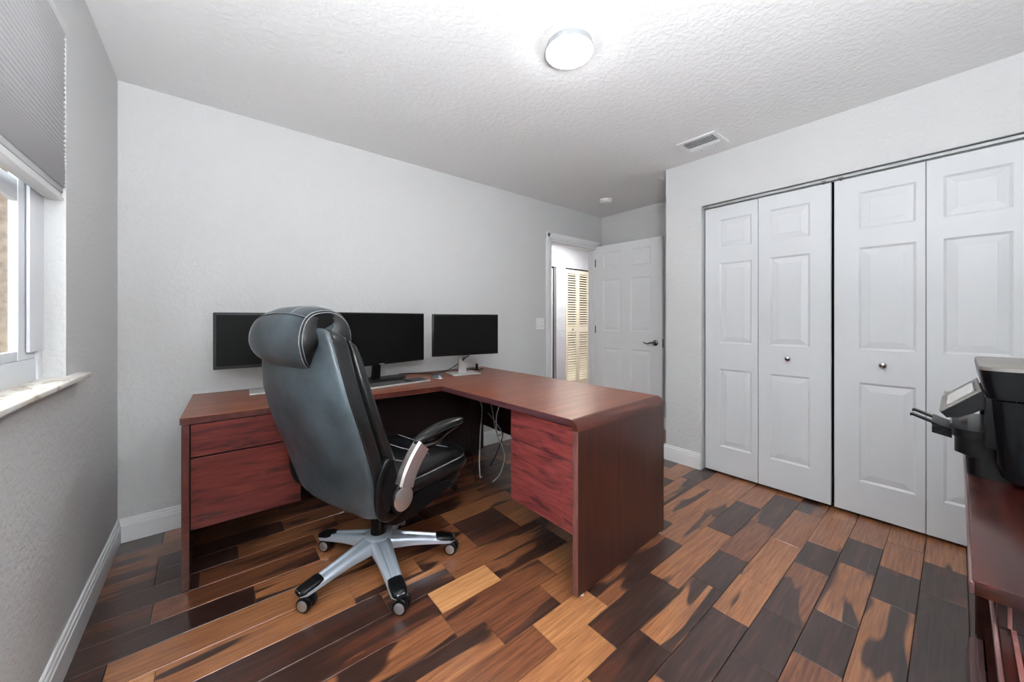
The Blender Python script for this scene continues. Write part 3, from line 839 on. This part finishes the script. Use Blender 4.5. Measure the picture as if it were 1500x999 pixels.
# star base: five arms as one casting
def armprof(r):
    zc = sinterp(r, [0.0, 0.06, 0.16, 0.26, 0.34, 0.37], [0.150, 0.142, 0.122, 0.101, 0.086, 0.080])
    w = sinterp(r, [0.0, 0.06, 0.16, 0.26, 0.34, 0.37], [0.050, 0.046, 0.038, 0.034, 0.032, 0.023])
    th = sinterp(r, [0.0, 0.06, 0.16, 0.26, 0.34, 0.37], [0.050, 0.050, 0.036, 0.028, 0.024, 0.018])
    return zc, w, th
base_angles = [radians(a - 18.2) for a in (193.5, 264.5, 336, 48.5, 121)]
sb = MB()
for A in base_angles:
    ca, sa = cos(A), sin(A)
    rings = []
    for i in range(15):
        r = 0.015 + (0.362 - 0.015) * i / 14
        zc, w, th = armprof(r)
        if i == 14: w *= 0.75; th *= 0.8
        # cross-section with two raised ribs and a sunken middle
        groove = 0.009 if 0.07 < r < 0.29 else 0.001
        sec = [(-w, zc - th), (-w * 1.04, zc - th * 0.5), (-w * 0.86, zc - 0.006), (-w * 0.62, zc), (-w * 0.42, zc), (-w * 0.26, zc - groove), (0, zc - groove * 0.7),
               (w * 0.26, zc - groove), (w * 0.42, zc), (w * 0.62, zc), (w * 0.86, zc - 0.006), (w * 1.04, zc - th * 0.5), (w, zc - th), (w * 0.5, zc - th * 0.85), (-w * 0.5, zc - th * 0.85)]
        rings.append([(ca * r - sa * y, sa * r + ca * y, z) for y, z in sec])
    sb.skin(rings)
sb.lathe((0, 0, 0.095), (0, 0, 1), [(0, 0.045), (0.02, 0.058), (0.05, 0.062), (0.060, 0.052), (0.062, 0.03)], 32)
base = sb.build('star_base', m_silverpaint, chair, smooth=50)
for A in base_angles:
    ca, sa = cos(A), sin(A)
    b = MB(); rings = []
    for i in range(9):
        f = i / 8; r = 0.272 + 0.094 * f
        zc, w, th = armprof(min(r, 0.36))
        k = (0.80 + 0.10 * min(1, f * 4)) * (1.0 if f < 0.75 else 1.0 - 0.35 * ((f - 0.75) / 0.25) ** 2)
        hgt = 0.004 if i else 0.0005
        if i == 8: hgt = -0.008
        zb = zc - 0.013
        rings.append([(ca * r - sa * y, sa * r + ca * y, z) for y, z in ((-w * k * 1.1, zb), (-w * k * 1.08, zc - 0.003), (-w * k * 0.8, zc + hgt), (0, zc + hgt + 0.002), (w * k * 0.8, zc + hgt), (w * k * 1.08, zc - 0.003), (w * k * 1.1, zb))])
    b.skin(rings).build('arm_cap', m_black, base, smooth=60)
# casters
AX = radians(222 - 18.2)
for A in base_angles:
    r = 0.338; cx, cy = r * cos(A), r * sin(A)
    trail = Vector((cos(AX + pi / 2), sin(AX + pi / 2), 0)) * 0.012
    cst = thing('caster', loc=(0, 0, 0)); cst.parent = chair
    bpy.data.objects.remove(cst)
    ax = Vector((cos(AX), sin(AX), 0))
    c = Vector((cx, cy, 0.0303)) + trail
    b = MB()
    b.cyl((cx, cy, 0.05), (cx, cy, 0.066), 0.010, n=14)
    b.lathe(c - ax * 0.009, ax, [(0, 0.020), (0.001, 0.023), (0.017, 0.023), (0.018, 0.020)], 24)
    b.box(-0.014, 0.014, -0.012, 0.012, 0.022, 0.034, 0.003, m=Matrix.Translation((cx, cy, 0.016)))
    cm = b.build('caster', m_black, chair)
    for sg in (-1, 1):
        MB().lathe(c + ax * sg * 0.0095, ax * sg, [(0, 0.027), (0.002, 0.0298), (0.007, 0.030), (0.009, 0.0278), (0.011, 0.030), (0.016, 0.0296), (0.0185, 0.024)], 28).build('wheel', m_black, cm)
        MB().lathe(c + ax * sg * 0.0270, ax * sg, [(0, 0.0225), (0.002, 0.022), (0.005, 0.017), (0.0065, 0.009), (0.007, 0.0005)], 28).build('wheel_cap', m_silver, cm)
# gas column
MB().lathe((0, 0, 0.155), (0, 0, 1), [(0, 0.037), (0.004, 0.036), (0.10, 0.030), (0.102, 0.033), (0.13, 0.031), (0.132, 0.026), (0.20, 0.025)], 28).build('gas_column', m_black, chair)
MB().box(-0.14, 0.16, -0.08, 0.08, 0.335, 0.385, 0.02, 3).cyl((0.02, 0.08, 0.345), (0.02, -0.13, 0.335), 0.012).build('tilt_mechanism', m_black, chair)
MB().lathe((0.165, -0.02, 0.325), (0.9, -0.25, -0.35), [(0, 0.010), (0.02, 0.012), (0.024, 0.021), (0.05, 0.021), (0.054, 0.014), (0.055, 0.001)], 20).build('tension_knob', m_black, chair)
b = MB().tube(catmull([(0.15, -0.10, 0.345), (0.22, -0.17, 0.335), (0.285, -0.225, 0.315)], 5), [0.009, 0.009, 0.009, 0.009, 0.009, 0.008, 0.008, 0.008, 0.008, 0.008, 0.008][:11])
b.lathe((0.283, -0.222, 0.316), (-0.3, -0.9, 0.1), [(0, 0.010), (0.008, 0.019), (0.014, 0.019), (0.016, 0.014)], 22)
lev = b.build('height_lever', m_black, chair)
MB().lathe((0.283 - 0.0045, -0.222 - 0.0135, 0.3175), (-0.3, -0.9, 0.1), [(0, 0.0165), (0.0022, 0.0165), (0.0023, 0.0125), (0, 0.0125)], 24).build('lever_ring', m_chrome, lev)
for i in range(3):
    y = -0.035 - 0.012 * i
    MB().tube(catmull([(0.06, y, 0.34), (0.055, y - 0.005, 0.29), (0.03 - 0.004 * i, y, 0.23), (0.0, y * 0.6 - 0.022, 0.19)], 5), 0.0035, 6).build('control_cable', m_nickel, chair)

# seat: lower shell, cushion, upper pad
def seat_body(zs, grow, mat, name, front=0.40, back=-0.215, w=0.270, n=3.4):
    b = MB(); rings = []
    for z, g in zip(zs, grow):
        cx = (front + back) / 2; a = (front - back) / 2 + g
        ring = []
        for (x, y, zz) in sring(cx, 0, 0, a, w + g, n, 48):
            f = (x - cx) / a
            ring.append((x, y, z + (-0.035 * max(0, f - 0.35) ** 1.5 * 1.8) + 0.012 * max(0, -f - 0.3)))
        rings.append(ring)
    return b.skin(rings).build(name, mat, chair, smooth=60)
seat_body([0.350, 0.358, 0.380, 0.405, 0.412], [-0.05, -0.02, -0.004, -0.004, -0.02], m_leather_seat, 'seat_shell', front=0.405)
seat_body([0.404, 0.412, 0.440, 0.466, 0.474], [-0.03, -0.002, 0.008, 0.002, -0.02], m_leather_seat, 'seat_cushion', front=0.44)
seat_body([0.468, 0.476, 0.496, 0.512, 0.520, 0.523], [-0.022, -0.002, 0.002, -0.016, -0.05, -0.09], m_leather_seat, 'seat_pad', front=0.435)
for x0 in (0.02, 0.15, 0.28):          # stitched cross seams of the pad
    MB().tube([(x0 - 0.02 * (1 - (y / 0.2) ** 2), y, 0.5235 - 0.04 * max(0, (x0 - 0.11) / 0.325 - 0.35) ** 1.5 * 1.8) for y in [-0.19 + 0.02 * k for k in range(20)]], 0.002, 5).build('stitching', m_stitch, chair)
b = MB()
pts = [(x, y, 0.4765 + (-0.035 * max(0, (x - 0.11) / 0.325 - 0.35) ** 1.5 * 1.8)) for x, y, z in sring(0.11, 0, 0, 0.322, 0.2685, 3.4, 64)]
b.tube(pts + [pts[0]], 0.0022, 5, cap=False).build('stitching', m_stitch, chair)
# armrest carrier hump below the seat on each side
for sg in (-1, 1):
    MB().skin([[(x, sg * yy, 0.352 + 0.05 * h2) for x, h2 in ((-0.17, 0.0), (-0.1, 0.95), (0.0, 1.3), (0.12, 1.25), (0.20, 0.8), (0.23, 0.3), (0.12, -0.1), (-0.02, -0.6), (-0.12, -0.5))] for yy in (0.235, 0.272)]).build('seat_bracket', m_black, chair, smooth=60)

# backrest
ZB = [0.375, 0.40, 0.50, 0.60, 0.70, 0.80, 0.90, 1.00, 1.08, 1.12, 1.15]
XB = [-0.222, -0.230, -0.260, -0.290, -0.324, -0.357, -0.382, -0.395, -0.403, -0.408, -0.410]
WB = [0.262, 0.284, 0.297, 0.310, 0.318, 0.318, 0.304, 0.278, 0.256, 0.243, 0.218]
def backring(z, n=6.0, dx=0.0, th=0.095, dw=0.0, N=56):
    x = sinterp(z, ZB, XB) + dx; w = sinterp(z, ZB, WB) + dw
    out = []
    for i in range(N):
        t = 2 * pi * i / N
        c, s = cos(t), sin(t)
        px = th / 2 * math.copysign(abs(c) ** (2 / n), c); py = w * math.copysign(abs(s) ** (2 / n), s)
        bow = 0.014 * (1 - (py / w) ** 2)          # rear face bulges backwards
        out.append((x + th / 2 + px - bow * (1 if px < 0 else 0.2) * abs(px) / (th / 2), py, z - px * 0.25))
    return out
zs = [0.378, 0.384, 0.395, 0.42, 0.46, 0.52, 0.58, 0.65, 0.72, 0.80, 0.88, 0.96, 1.04, 1.09, 1.12, 1.138, 1.146]
b = MB(); rings = []
for i, z in enumerate(zs):
    sh = {0: 0.045, 1: 0.018, 2: 0.004}.get(i, {16: 0.03, 15: 0.012}.get(i, 0))
    rings.append(backring(z, dw=-sh, th=0.095 - sh * 1.2))
back = b.skin(rings).build('backrest', m_leather_seat, chair, smooth=70)
# worn rear panel between the piping, its window sheen painted in grey-blue
b = MB(); rows = []
for i, z in enumerate(zs[1:-1]):
    ring = backring(z, dw=-({0: 0.018, 1: 0.004, 14: 0.012}.get(i, 0)), th=0.095, N=112)
    xs_ = [p[0] for p in ring]; lo, hi = min(xs_), max(xs_)
    arc = [p for k, p in enumerate(ring) if 28 <= k <= 84]
    xe = lo + 0.36 * (hi - lo)
    m0 = min(range(0, 29), key=lambda q: abs(arc[q][0] - xe)); m1 = min(range(28, 57), key=lambda q: abs(arc[q][0] - xe))
    sel = arc[m0:m1 + 1]
    row = []
    for k in range(41):
        f = k / 40 * (len(sel) - 1); a0 = int(f); a1 = min(a0 + 1, len(sel) - 1); ff = f - a0
        p = [sel[a0][c] * (1 - ff) + sel[a1][c] * ff for c in range(3)]
        edge = 1 - abs(k / 20 - 1) ** 8
        row.append((p[0] - 0.0040 * edge - 0.0010, p[1] * (1.0015), p[2]))
    rows.append(row)
b.skin(rows, closed=False, cap=False).build('rear_panel', m_leather_sheen, back, smooth=80, label='worn leather rear panel with blue window sheen painted in')
# front padding
b = MB(); rings = []
zf = [0.44, 0.452, 0.48, 0.55, 0.62, 0.68, 0.74, 0.82, 0.90, 0.97, 1.03, 1.08, 1.10]
thick = [0.03, 0.07, 0.09, 0.10, 0.105, 0.095, 0.085, 0.085, 0.082, 0.08, 0.075, 0.06, 0.03]
for z, tk in zip(zf, thick):
    rings.append(backring(z, n=3.2, dx=0.085, th=tk, dw=-0.022))
MB().skin(rings).build('front_padding', m_leather_seat, chair, smooth=70)
# piping seams: rear edge seam and front edge seam of the side bolsters
def seam(idx_side, px_frac, off, rad, mat, name, z0=0.40, z1=1.125):
    pts = []
    n = 44
    for k in range(n + 1):
        z = z0 + (z1 - z0) * k / n
        ring = backring(z, N=224)
        # find ring point with the wanted side and depth fraction
        w = max(p[1] for p in ring)
        xs = [p[0] for p in ring]; lo, hi = min(xs), max(xs)
        cand = [p for p in ring if p[1] * idx_side > 0.80 * w]
        p = min(cand, key=lambda q: abs(((q[0] - lo) / (hi - lo)) - px_frac))
        pts.append((p[0] - off * 0.3, p[1] + idx_side * off, p[2]))
    return MB().tube(pts, rad, 6).build(name, mat, back)
for sg in (-1, 1):
    seam(sg, 0.36, 0.0008, 0.0036, m_blackm, 'piping')
    seam(sg, 0.93, 0.0006, 0.0030, m_blackm, 'piping')

# headrest pillow draped over the top of the back
hc = Vector((-0.366, 0, 1.116))
def hring(y, k, N=44):
    out = []
    a, c0 = 0.098 * k, 0.112 * k
    for i in range(N):
        t = 2 * pi * i / N
        c, s = cos(t), sin(t)
        x = a * math.copysign(abs(c) ** (2 / 2.5), c); z = c0 * math.copysign(abs(s) ** (2 / 2.3), s)
        x -= 0.012 * (1 if c < 0 else 0) * (1 - abs(s)) * k
        z -= x * -0.12
        u = s if abs(s) < 1 else math.copysign(1, s)
        yy = y * (1 - (0.36 * u * u if u < 0 else 0.10 * u * u))
        zz = z * (1 if z > 0 else 1.06)
        out.append((hc.x + x - 0.012 * u, yy, hc.z + zz - 0.012 * (y / 0.22) ** 2))
    return out
ys = [-0.206, -0.205, -0.201, -0.192, -0.17, -0.12, -0.06, 0, 0.06, 0.12, 0.17, 0.192, 0.201, 0.205, 0.206]
ks = [0.55, 0.74, 0.86, 0.93, 0.985, 1.02, 1.035, 1.04, 1.035, 1.02, 0.985, 0.93, 0.86, 0.74, 0.55]
head = MB().skin([hring(y, k) for y, k in zip(ys, ks)]).build('headrest', m_leather_sheen, chair, smooth=80)
for sg in (-1, 1):
    for y, k, mt, rr in ((0.196, 0.905, m_blackm, 0.003), (0.190, 0.938, m_stitch, 0.0013), (0.1995, 0.878, m_stitch, 0.0013)):
        pts = hring(sg * y, k * 1.004, 60)
        MB().tube(pts + [pts[0]], rr, 5, cap=False).build('seam', mt, head)
for sg in (-1, 1):
    MB().skin([[(x, y + sg * 0.0012, z) for x, y, z in hring(sg * y, k)] for y, k in ((0.2000, 0.872), (0.2055, 0.745), (0.2070, 0.55), (0.2070, 0.02))]).build('end_cap', m_leather_seat, head, smooth=80, label='dark end cap of the headrest')
def on_head(t_deg, y):
    ks_ = interp(abs(y), [0, 0.06, 0.12, 0.17, 0.196, 0.206], [1.04, 1.035, 1.02, 0.985, 0.93, 0.86])
    r = hring(y, ks_ * 1.004, 360)
    return r[int(t_deg) % 360]
MB().tube([on_head(128, y * 0.01) for y in range(-19, 20)], 0.002, 5).build('seam', m_blackm, head)
MB().tube([on_head(126, y * 0.01) for y in range(-19, 20)], 0.001, 5).build('seam', m_stitch, head)
MB().tube([on_head(a, -0.085) for a in range(40, 128, 4)], 0.0014, 5).build('seam', m_stitch, head)
MB().tube([on_head(a, 0.085) for a in range(40, 128, 4)], 0.0014, 5).build('seam', m_stitch, head)

# armrests
def armrest(sg):
    y0 = sg * 0.305
    # silver upright from the pivot up to the pad and forward below it
    path = catmull([(-0.108, y0, 0.492), (-0.088, y0, 0.54), (-0.052, y0, 0.592), (-0.012, y0, 0.634)], 6)
    b = MB(); rings = []
    for i, p in enumerate(path):
        t = (path[min(i + 1, len(path) - 1)] - path[max(i - 1, 0)]).normalized()
        nrm = Vector((-t.z, 0, t.x))
        wx = 0.038; wy = 0.022
        rings.append([p + nrm * (wx * cx) + Vector((0, wy * cy, 0)) for cx, cy in ((-1, -0.6), (-0.8, -1), (0, -1.12), (0.8, -1), (1, -0.6), (1, 0.6), (0.8, 1), (0, 1.1), (-0.8, 1), (-1, 0.6))])
    b.skin(rings)
    arm = b.build('armrest', m_champ, chair, smooth=40, label='brushed silver armrest support')
    path = catmull([(-0.02, y0, 0.628), (0.07, y0, 0.622), (0.16, y0 * 0.92, 0.634), (0.27, y0 * 0.87, 0.645)], 5)
    MB().tube(path, [0.016 - 0.009 * i / len(path) for i in range(len(path))], 8).build('under_bar', m_nickel, arm)
    # pad
    b = MB(); rings = []
    for i in range(17):
        f = i / 16; x = -0.05 + 0.375 * f
        e = math.sqrt(max(0.02, 1 - abs(2 * f - 1) ** 4.5))
        w = (0.037 - 0.006 * f) * e; h2 = 0.019 * (0.55 + 0.45 * e)
        zc = 0.654 + 0.016 * sin(pi * f) ** 1.0 + 0.004 * f
        yc = y0 * (1 - 0.18 * f)
        rings.append([(x, yc + w * cy, zc + h2 * cz) for cy, cz in [(math.copysign(abs(cos(2 * pi * j / 20)) ** 0.75, cos(2 * pi * j / 20)), math.copysign(abs(sin(2 * pi * j / 20)) ** 0.8, sin(2 * pi * j / 20))) for j in range(20)]])
    pad = b.skin(rings).build('arm_pad', m_leather_seat, arm, smooth=60)
    pts = [(-0.048 + 0.371 * i / 20, y0 * (1 - 0.10 * i / 20) + sg * (0.0375 - 0.006 * i / 20) * math.sqrt(max(0.02, 1 - abs(2 * i / 20 - 1) ** 4.5)), 0.656 + 0.016 * sin(pi * i / 20) + 0.004 * i / 20) for i in range(21)]
    # pivot
    MB().lathe((-0.125, sg * 0.275, 0.452), (0, sg, 0), [(0, 0.052), (0.004, 0.056), (0.04, 0.056), (0.046, 0.052)], 36).build('pivot_housing', m_black, arm)
    MB().lathe((-0.125, sg * 0.3215, 0.452), (0, sg, 0), [(0, 0.048), (0.003, 0.0475), (0.006, 0.042), (0.007, 0.001)], 40).build('pivot_cap', m_champ, arm)
    MB().box(-0.155, -0.085, min(sg * 0.284, sg * 0.322), max(sg * 0.284, sg * 0.322), 0.47, 0.512, 0.012, 3).build('pivot_collar', m_black, arm)
    # curved carrier between backrest and pivot
    path = catmull([(-0.195, sg * 0.318, 0.635), (-0.228, sg * 0.316, 0.57), (-0.235, sg * 0.312, 0.49), (-0.215, sg * 0.305, 0.42), (-0.16, sg * 0.29, 0.39), (-0.08, sg * 0.275, 0.395)], 6)
    b = MB(); rings = []
    for i, p in enumerate(path):
        t = (path[min(i + 1, len(path) - 1)] - path[max(i - 1, 0)]).normalized()
        nrm = Vector((-t.z, 0, t.x)); wx = 0.018 if i else 0.010
        rings.append([p + nrm * (wx * cx) + Vector((0, 0.012 * cy, 0)) for cx, cy in ((-1, -0.5), (-0.6, -1), (0.6, -1), (1, -0.5), (1, 0.5), (0.6, 1), (-0.6, 1), (-1, 0.5))])
    b.skin(rings).build('back_bracket', m_black, chair, smooth=50)
    MB().skin([[(x, sg * yy, z) for x, z in ((-0.195, 0.64), (-0.165, 0.62), (-0.155, 0.56), (-0.165, 0.48), (-0.19, 0.42), (-0.222, 0.45), (-0.226, 0.55))] for yy in (0.285, 0.312)]).build('bracket_plate', m_black, chair, smooth=0)
    return arm
armrest(-1)
la = armrest(1)
# the left armrest is folded up beside the backrest
la.matrix_parent_inverse = Matrix.Identity(4)
piv = Vector((-0.125, 0, 0.452))
la.matrix_basis = Matrix.Translation(Vector((0, 0.012, 0))) @ Matrix.Translation(piv) @ Matrix.Rotation(radians(-55), 4, 'Y') @ Matrix.Translation(-piv)

# ------------------------------------------------------------------ console and printer on the right
CT = 0.78
con = thing('console_cabinet', 'dark cherry console cabinet carrying the printer at the right edge', 'cabinet', loc=(0, 0, 0))
MB().box(0.905, 2.03, -0.50, -0.016, CT - 0.024, CT, 0.003, 2).build('top', m_console, con)
MB().box(0.903, 2.032, -0.0175, -0.0125, CT - 0.022, CT - 0.002, 0.002, 1).build('top_edge_band', m_console_lit, con, smooth=0, label='front edge of the top with its light catch painted pale')
for x0, x1 in ((0.95, 0.972), (2.0, 2.022)):
    MB().box(x0, x1, -0.49, -0.04, 0.0005 if x0 > 1 else 0.7005, CT - 0.0245, 0.001, 1).build('side_panel', m_console, con, smooth=0)
MB().box(0.55, 1.998, -0.49, -0.041, 0.682, 0.70, 0.002, 1).build('shelf', m_console, con, smooth=0)
MB().box(0.55, 1.998, -0.0405, -0.036, 0.682, 0.7005, 0.001, 1).build('shelf_edge_band', m_console_lit, con, smooth=0, label='front edge of the shelf with its light catch painted pale')
MB().box(0.55, 1.999, -0.49, -0.06, 0.10, 0.118).build('shelf', m_console, con, smooth=0)
MB().box(0.55, 0.57, -0.49, -0.06, 0.0005, 0.681).build('side_panel', m_console, con, smooth=0)
MB().box(0.57, 1.999, -0.49, -0.478, 0.119, 0.681).build('back_panel', m_console, con, smooth=0)
MB().box(1.965, 1.999, -0.075, -0.042, 0.119, 0.681).build('corner_post', m_console, con, smooth=0)
b = MB()
b.skin([[(x, -0.055 + d2, z) for d2, z in ((0, 0.0005), (0.034, 0.0005), (0.034, 0.03), (0.028, 0.045), (0.028, 0.075), (0.016, 0.09), (0.012, 0.118), (0, 0.118))] for x in (0.56, 2.03)])
b.build('plinth_moulding', m_console_lit, con, smooth=0)
# raised bead on the shelf
MB().box(0.56, 0.949, -0.058, -0.053, 0.7005, 0.7045).build('bead', m_edge, con, smooth=0)
MB().box(0.9455, 0.9495, -0.054, -0.05, 0.705, 0.755).build('bead', m_edge, con, smooth=0)
# teal bag in the open shelf
b = MB(); rings = []
rr = random.Random(3)
for i in range(10):
    z = 0.119 + 0.05 * i
    rings.append([(1.55 + (0.10 + 0.02 * sin(i * 2.1 + j)) * cos(2 * pi * j / 18), -0.13 + (0.055 + 0.012 * sin(i * 1.7 + 2 * j)) * sin(2 * pi * j / 18), z) for j in range(18)])
o = b.skin(rings).build('cloth_bag', Mat('teal_cloth', srgb(62, 92, 98), 0.8).m, smooth=80)
tag(o, 'crumpled teal cloth bag inside the console cabinet', 'bag')
b = MB().tube(catmull([(0.86, -0.068, 0.742), (0.855, -0.069, 0.73), (0.835, -0.070, 0.715), (0.80, -0.071, 0.7065)], 6), 0.005, 10)
tag(b.build('metal_rod', m_chrome), 'short silver rod lying on the console shelf', 'rod')

# printer
PX0, PX1 = 1.44, 1.83
pr = thing('printer', 'black and silver office printer standing on the console cabinet', 'printer', loc=((PX0 + PX1) / 2, -0.25, CT + 0.0005))
pw = (PX1 - PX0) / 2
m_pgrey = Mat('printer_grey_panel', srgb(112, 107, 102), 0.4, metal=0.2).m
m_pblack = Mat('printer_gloss_black', srgb(7, 9, 12), 0.24, spec=0.3, coat=0.0).m
def pring(z, x0, x1, y0, y1, rad, N=8):
    """rounded rectangle"""
    out = []
    for cx, cy, a0 in ((x1 - rad, y1 - rad, 0), (x0 + rad, y1 - rad, 90), (x0 + rad, y0 + rad, 180), (x1 - rad, y0 + rad, 270)):
        for k in range(N + 1):
            a = radians(a0 + 90 * k / N)
            out.append((cx + rad * cos(a), cy + rad * sin(a), z))
    return out
yf = 0.20     # front (towards the closet side of the room) in local y, world y = yf - 0.25
MB().skin([pring(z, -pw + i, pw - i, -0.21, yf - 0.006 + f, 0.035) for z, i, f in ((0.0, 0.02, -0.03), (0.02, 0.006, -0.012), (0.05, 0.002, -0.004), (0.12, 0.0, 0.0), (0.205, 0.0, 0.006))]).build('body', m_pblack, pr, smooth=50)
MB().skin([pring(z, -pw + i, pw - i, -0.21, yf + f, 0.03) for z, i, f in ((0.209, 0.001, 0.004), (0.245, 0.0, 0.012), (0.276, 0.0, 0.016))]).build('scanner_lid', m_pblack, pr, smooth=50)
MB().skin([pring(z, -pw + i, pw - i, -0.21, yf + 0.016 - i, 0.03) for z, i in ((0.2765, 0.0005), (0.284, 0.001), (0.2865, 0.004))]).build('lid_top', m_pgrey, pr, smooth=40, label='grey flat top of the printer')
MB().box(-0.12, 0.10, -0.14, 0.075, 0.2868, 0.2885, 0.0005).box(-0.07, 0.06, -0.11, 0.05, 0.2885, 0.30, 0.004).build('feeder_cover', m_black, pr)
# control panel tilted out from the front
def P(x, y, z): return (x - (PX0 + PX1) / 2, y + 0.25, z - CT - 0.0005)
near, far = 1.475, 1.775
b = MB()
sec = [(-0.040, 1.003), (0.027, 0.937), (0.016, 0.925), (-0.004, 0.929), (-0.030, 0.947), (-0.050, 0.965)]
b.skin([[P(x, y, z) for y, z in sec] for x in (near, far)])
cp = b.build('control_panel', m_black, pr, smooth=0)
b = MB()
dn = Vector((0, -0.70, -0.715)).normalized()
tq = lambda s: (-0.040 + (0.067) * s, 1.003 - 0.066 * s)
nrm = Vector((0, 0.70, 0.715)).normalized()
def slab(x0, x1, s0, s1, t0, t1):
    q = MB(); r = []
    for t in (t0, t1):
        r.append([Vector(P(x, tq(s)[0], tq(s)[1])) + nrm * t for x, s in ((x0, s0), (x1, s0), (x1, s1), (x0, s1))])
    return q.skin(r)
slab(near, far, 0.0, 1.0, 0.0002, 0.003).build('panel_face', m_pgrey, cp, smooth=0)
slab(near + 0.045, far - 0.07, 0.13, 0.80, 0.0032, 0.0045).build('display', Mat('printer_display', srgb(190, 186, 180), 0.15).m, cp, smooth=0)
slab(near + 0.040, far - 0.065, 0.08, 0.125, 0.0032, 0.0045).build('display_edge', m_black, cp, smooth=0)
# open bay frame at the front, trays
MB().box(-pw + 0.02, -pw + 0.045, 0.16, 0.206, 0.085, 0.21, 0.004).box(pw - 0.045, pw - 0.02, 0.16, 0.206, 0.085, 0.21, 0.004).build('bay_post', m_black, pr)
MB().skin([pring(z, -pw + 0.06, pw - 0.05, 0.10, 0.254 - i, 0.03) for z, i in ((0.0, 0.02), (0.045, 0.018), (0.052, 0.0), (0.088, 0.0), (0.092, 0.002))]).build('paper_tray', m_black, pr, smooth=40)
MB().skin([pring(z, -pw + 0.055, pw - 0.045, 0.12, 0.258, 0.03) for z in (0.0935, 0.115)]).build('output_tray', m_black, pr, smooth=40)
b = MB()
b.skin([[P(x, y, z) for y, z in ((-0.02, 0.905), (0.012, 0.885), (0.012, 0.880), (-0.02, 0.895))] for x in (1.62, 1.80)])
b.build('paper_guide', m_pgrey, pr, smooth=0)
b = MB()
for x in (1.585, 1.665):
    b.skin([[P(xx, y, z) for xx in (x, x + 0.022)] + [P(xx, y, z - 0.006) for xx in (x + 0.022, x)] for y, z in ((0.028, 0.884), (0.082, 0.905), (0.087, 0.904))])
b.skin([[P(xx, y, z) for xx in (1.57, 1.70)] + [P(xx, y, z - 0.008) for xx in (1.70, 1.57)] for y, z in ((-0.02, 0.868), (0.03, 0.886), (0.045, 0.8925))])
b.build('tray_extension', m_black, pr, smooth=0)
MB().skin([[P(xx, y, z) for xx in (1.56, 1.69)] + [P(xx, y, z - 0.016) for xx in (1.69, 1.56)] for y, z in ((0.008, 0.872), (0.044, 0.880))]).build('tray_slider', m_black, pr, smooth=0)
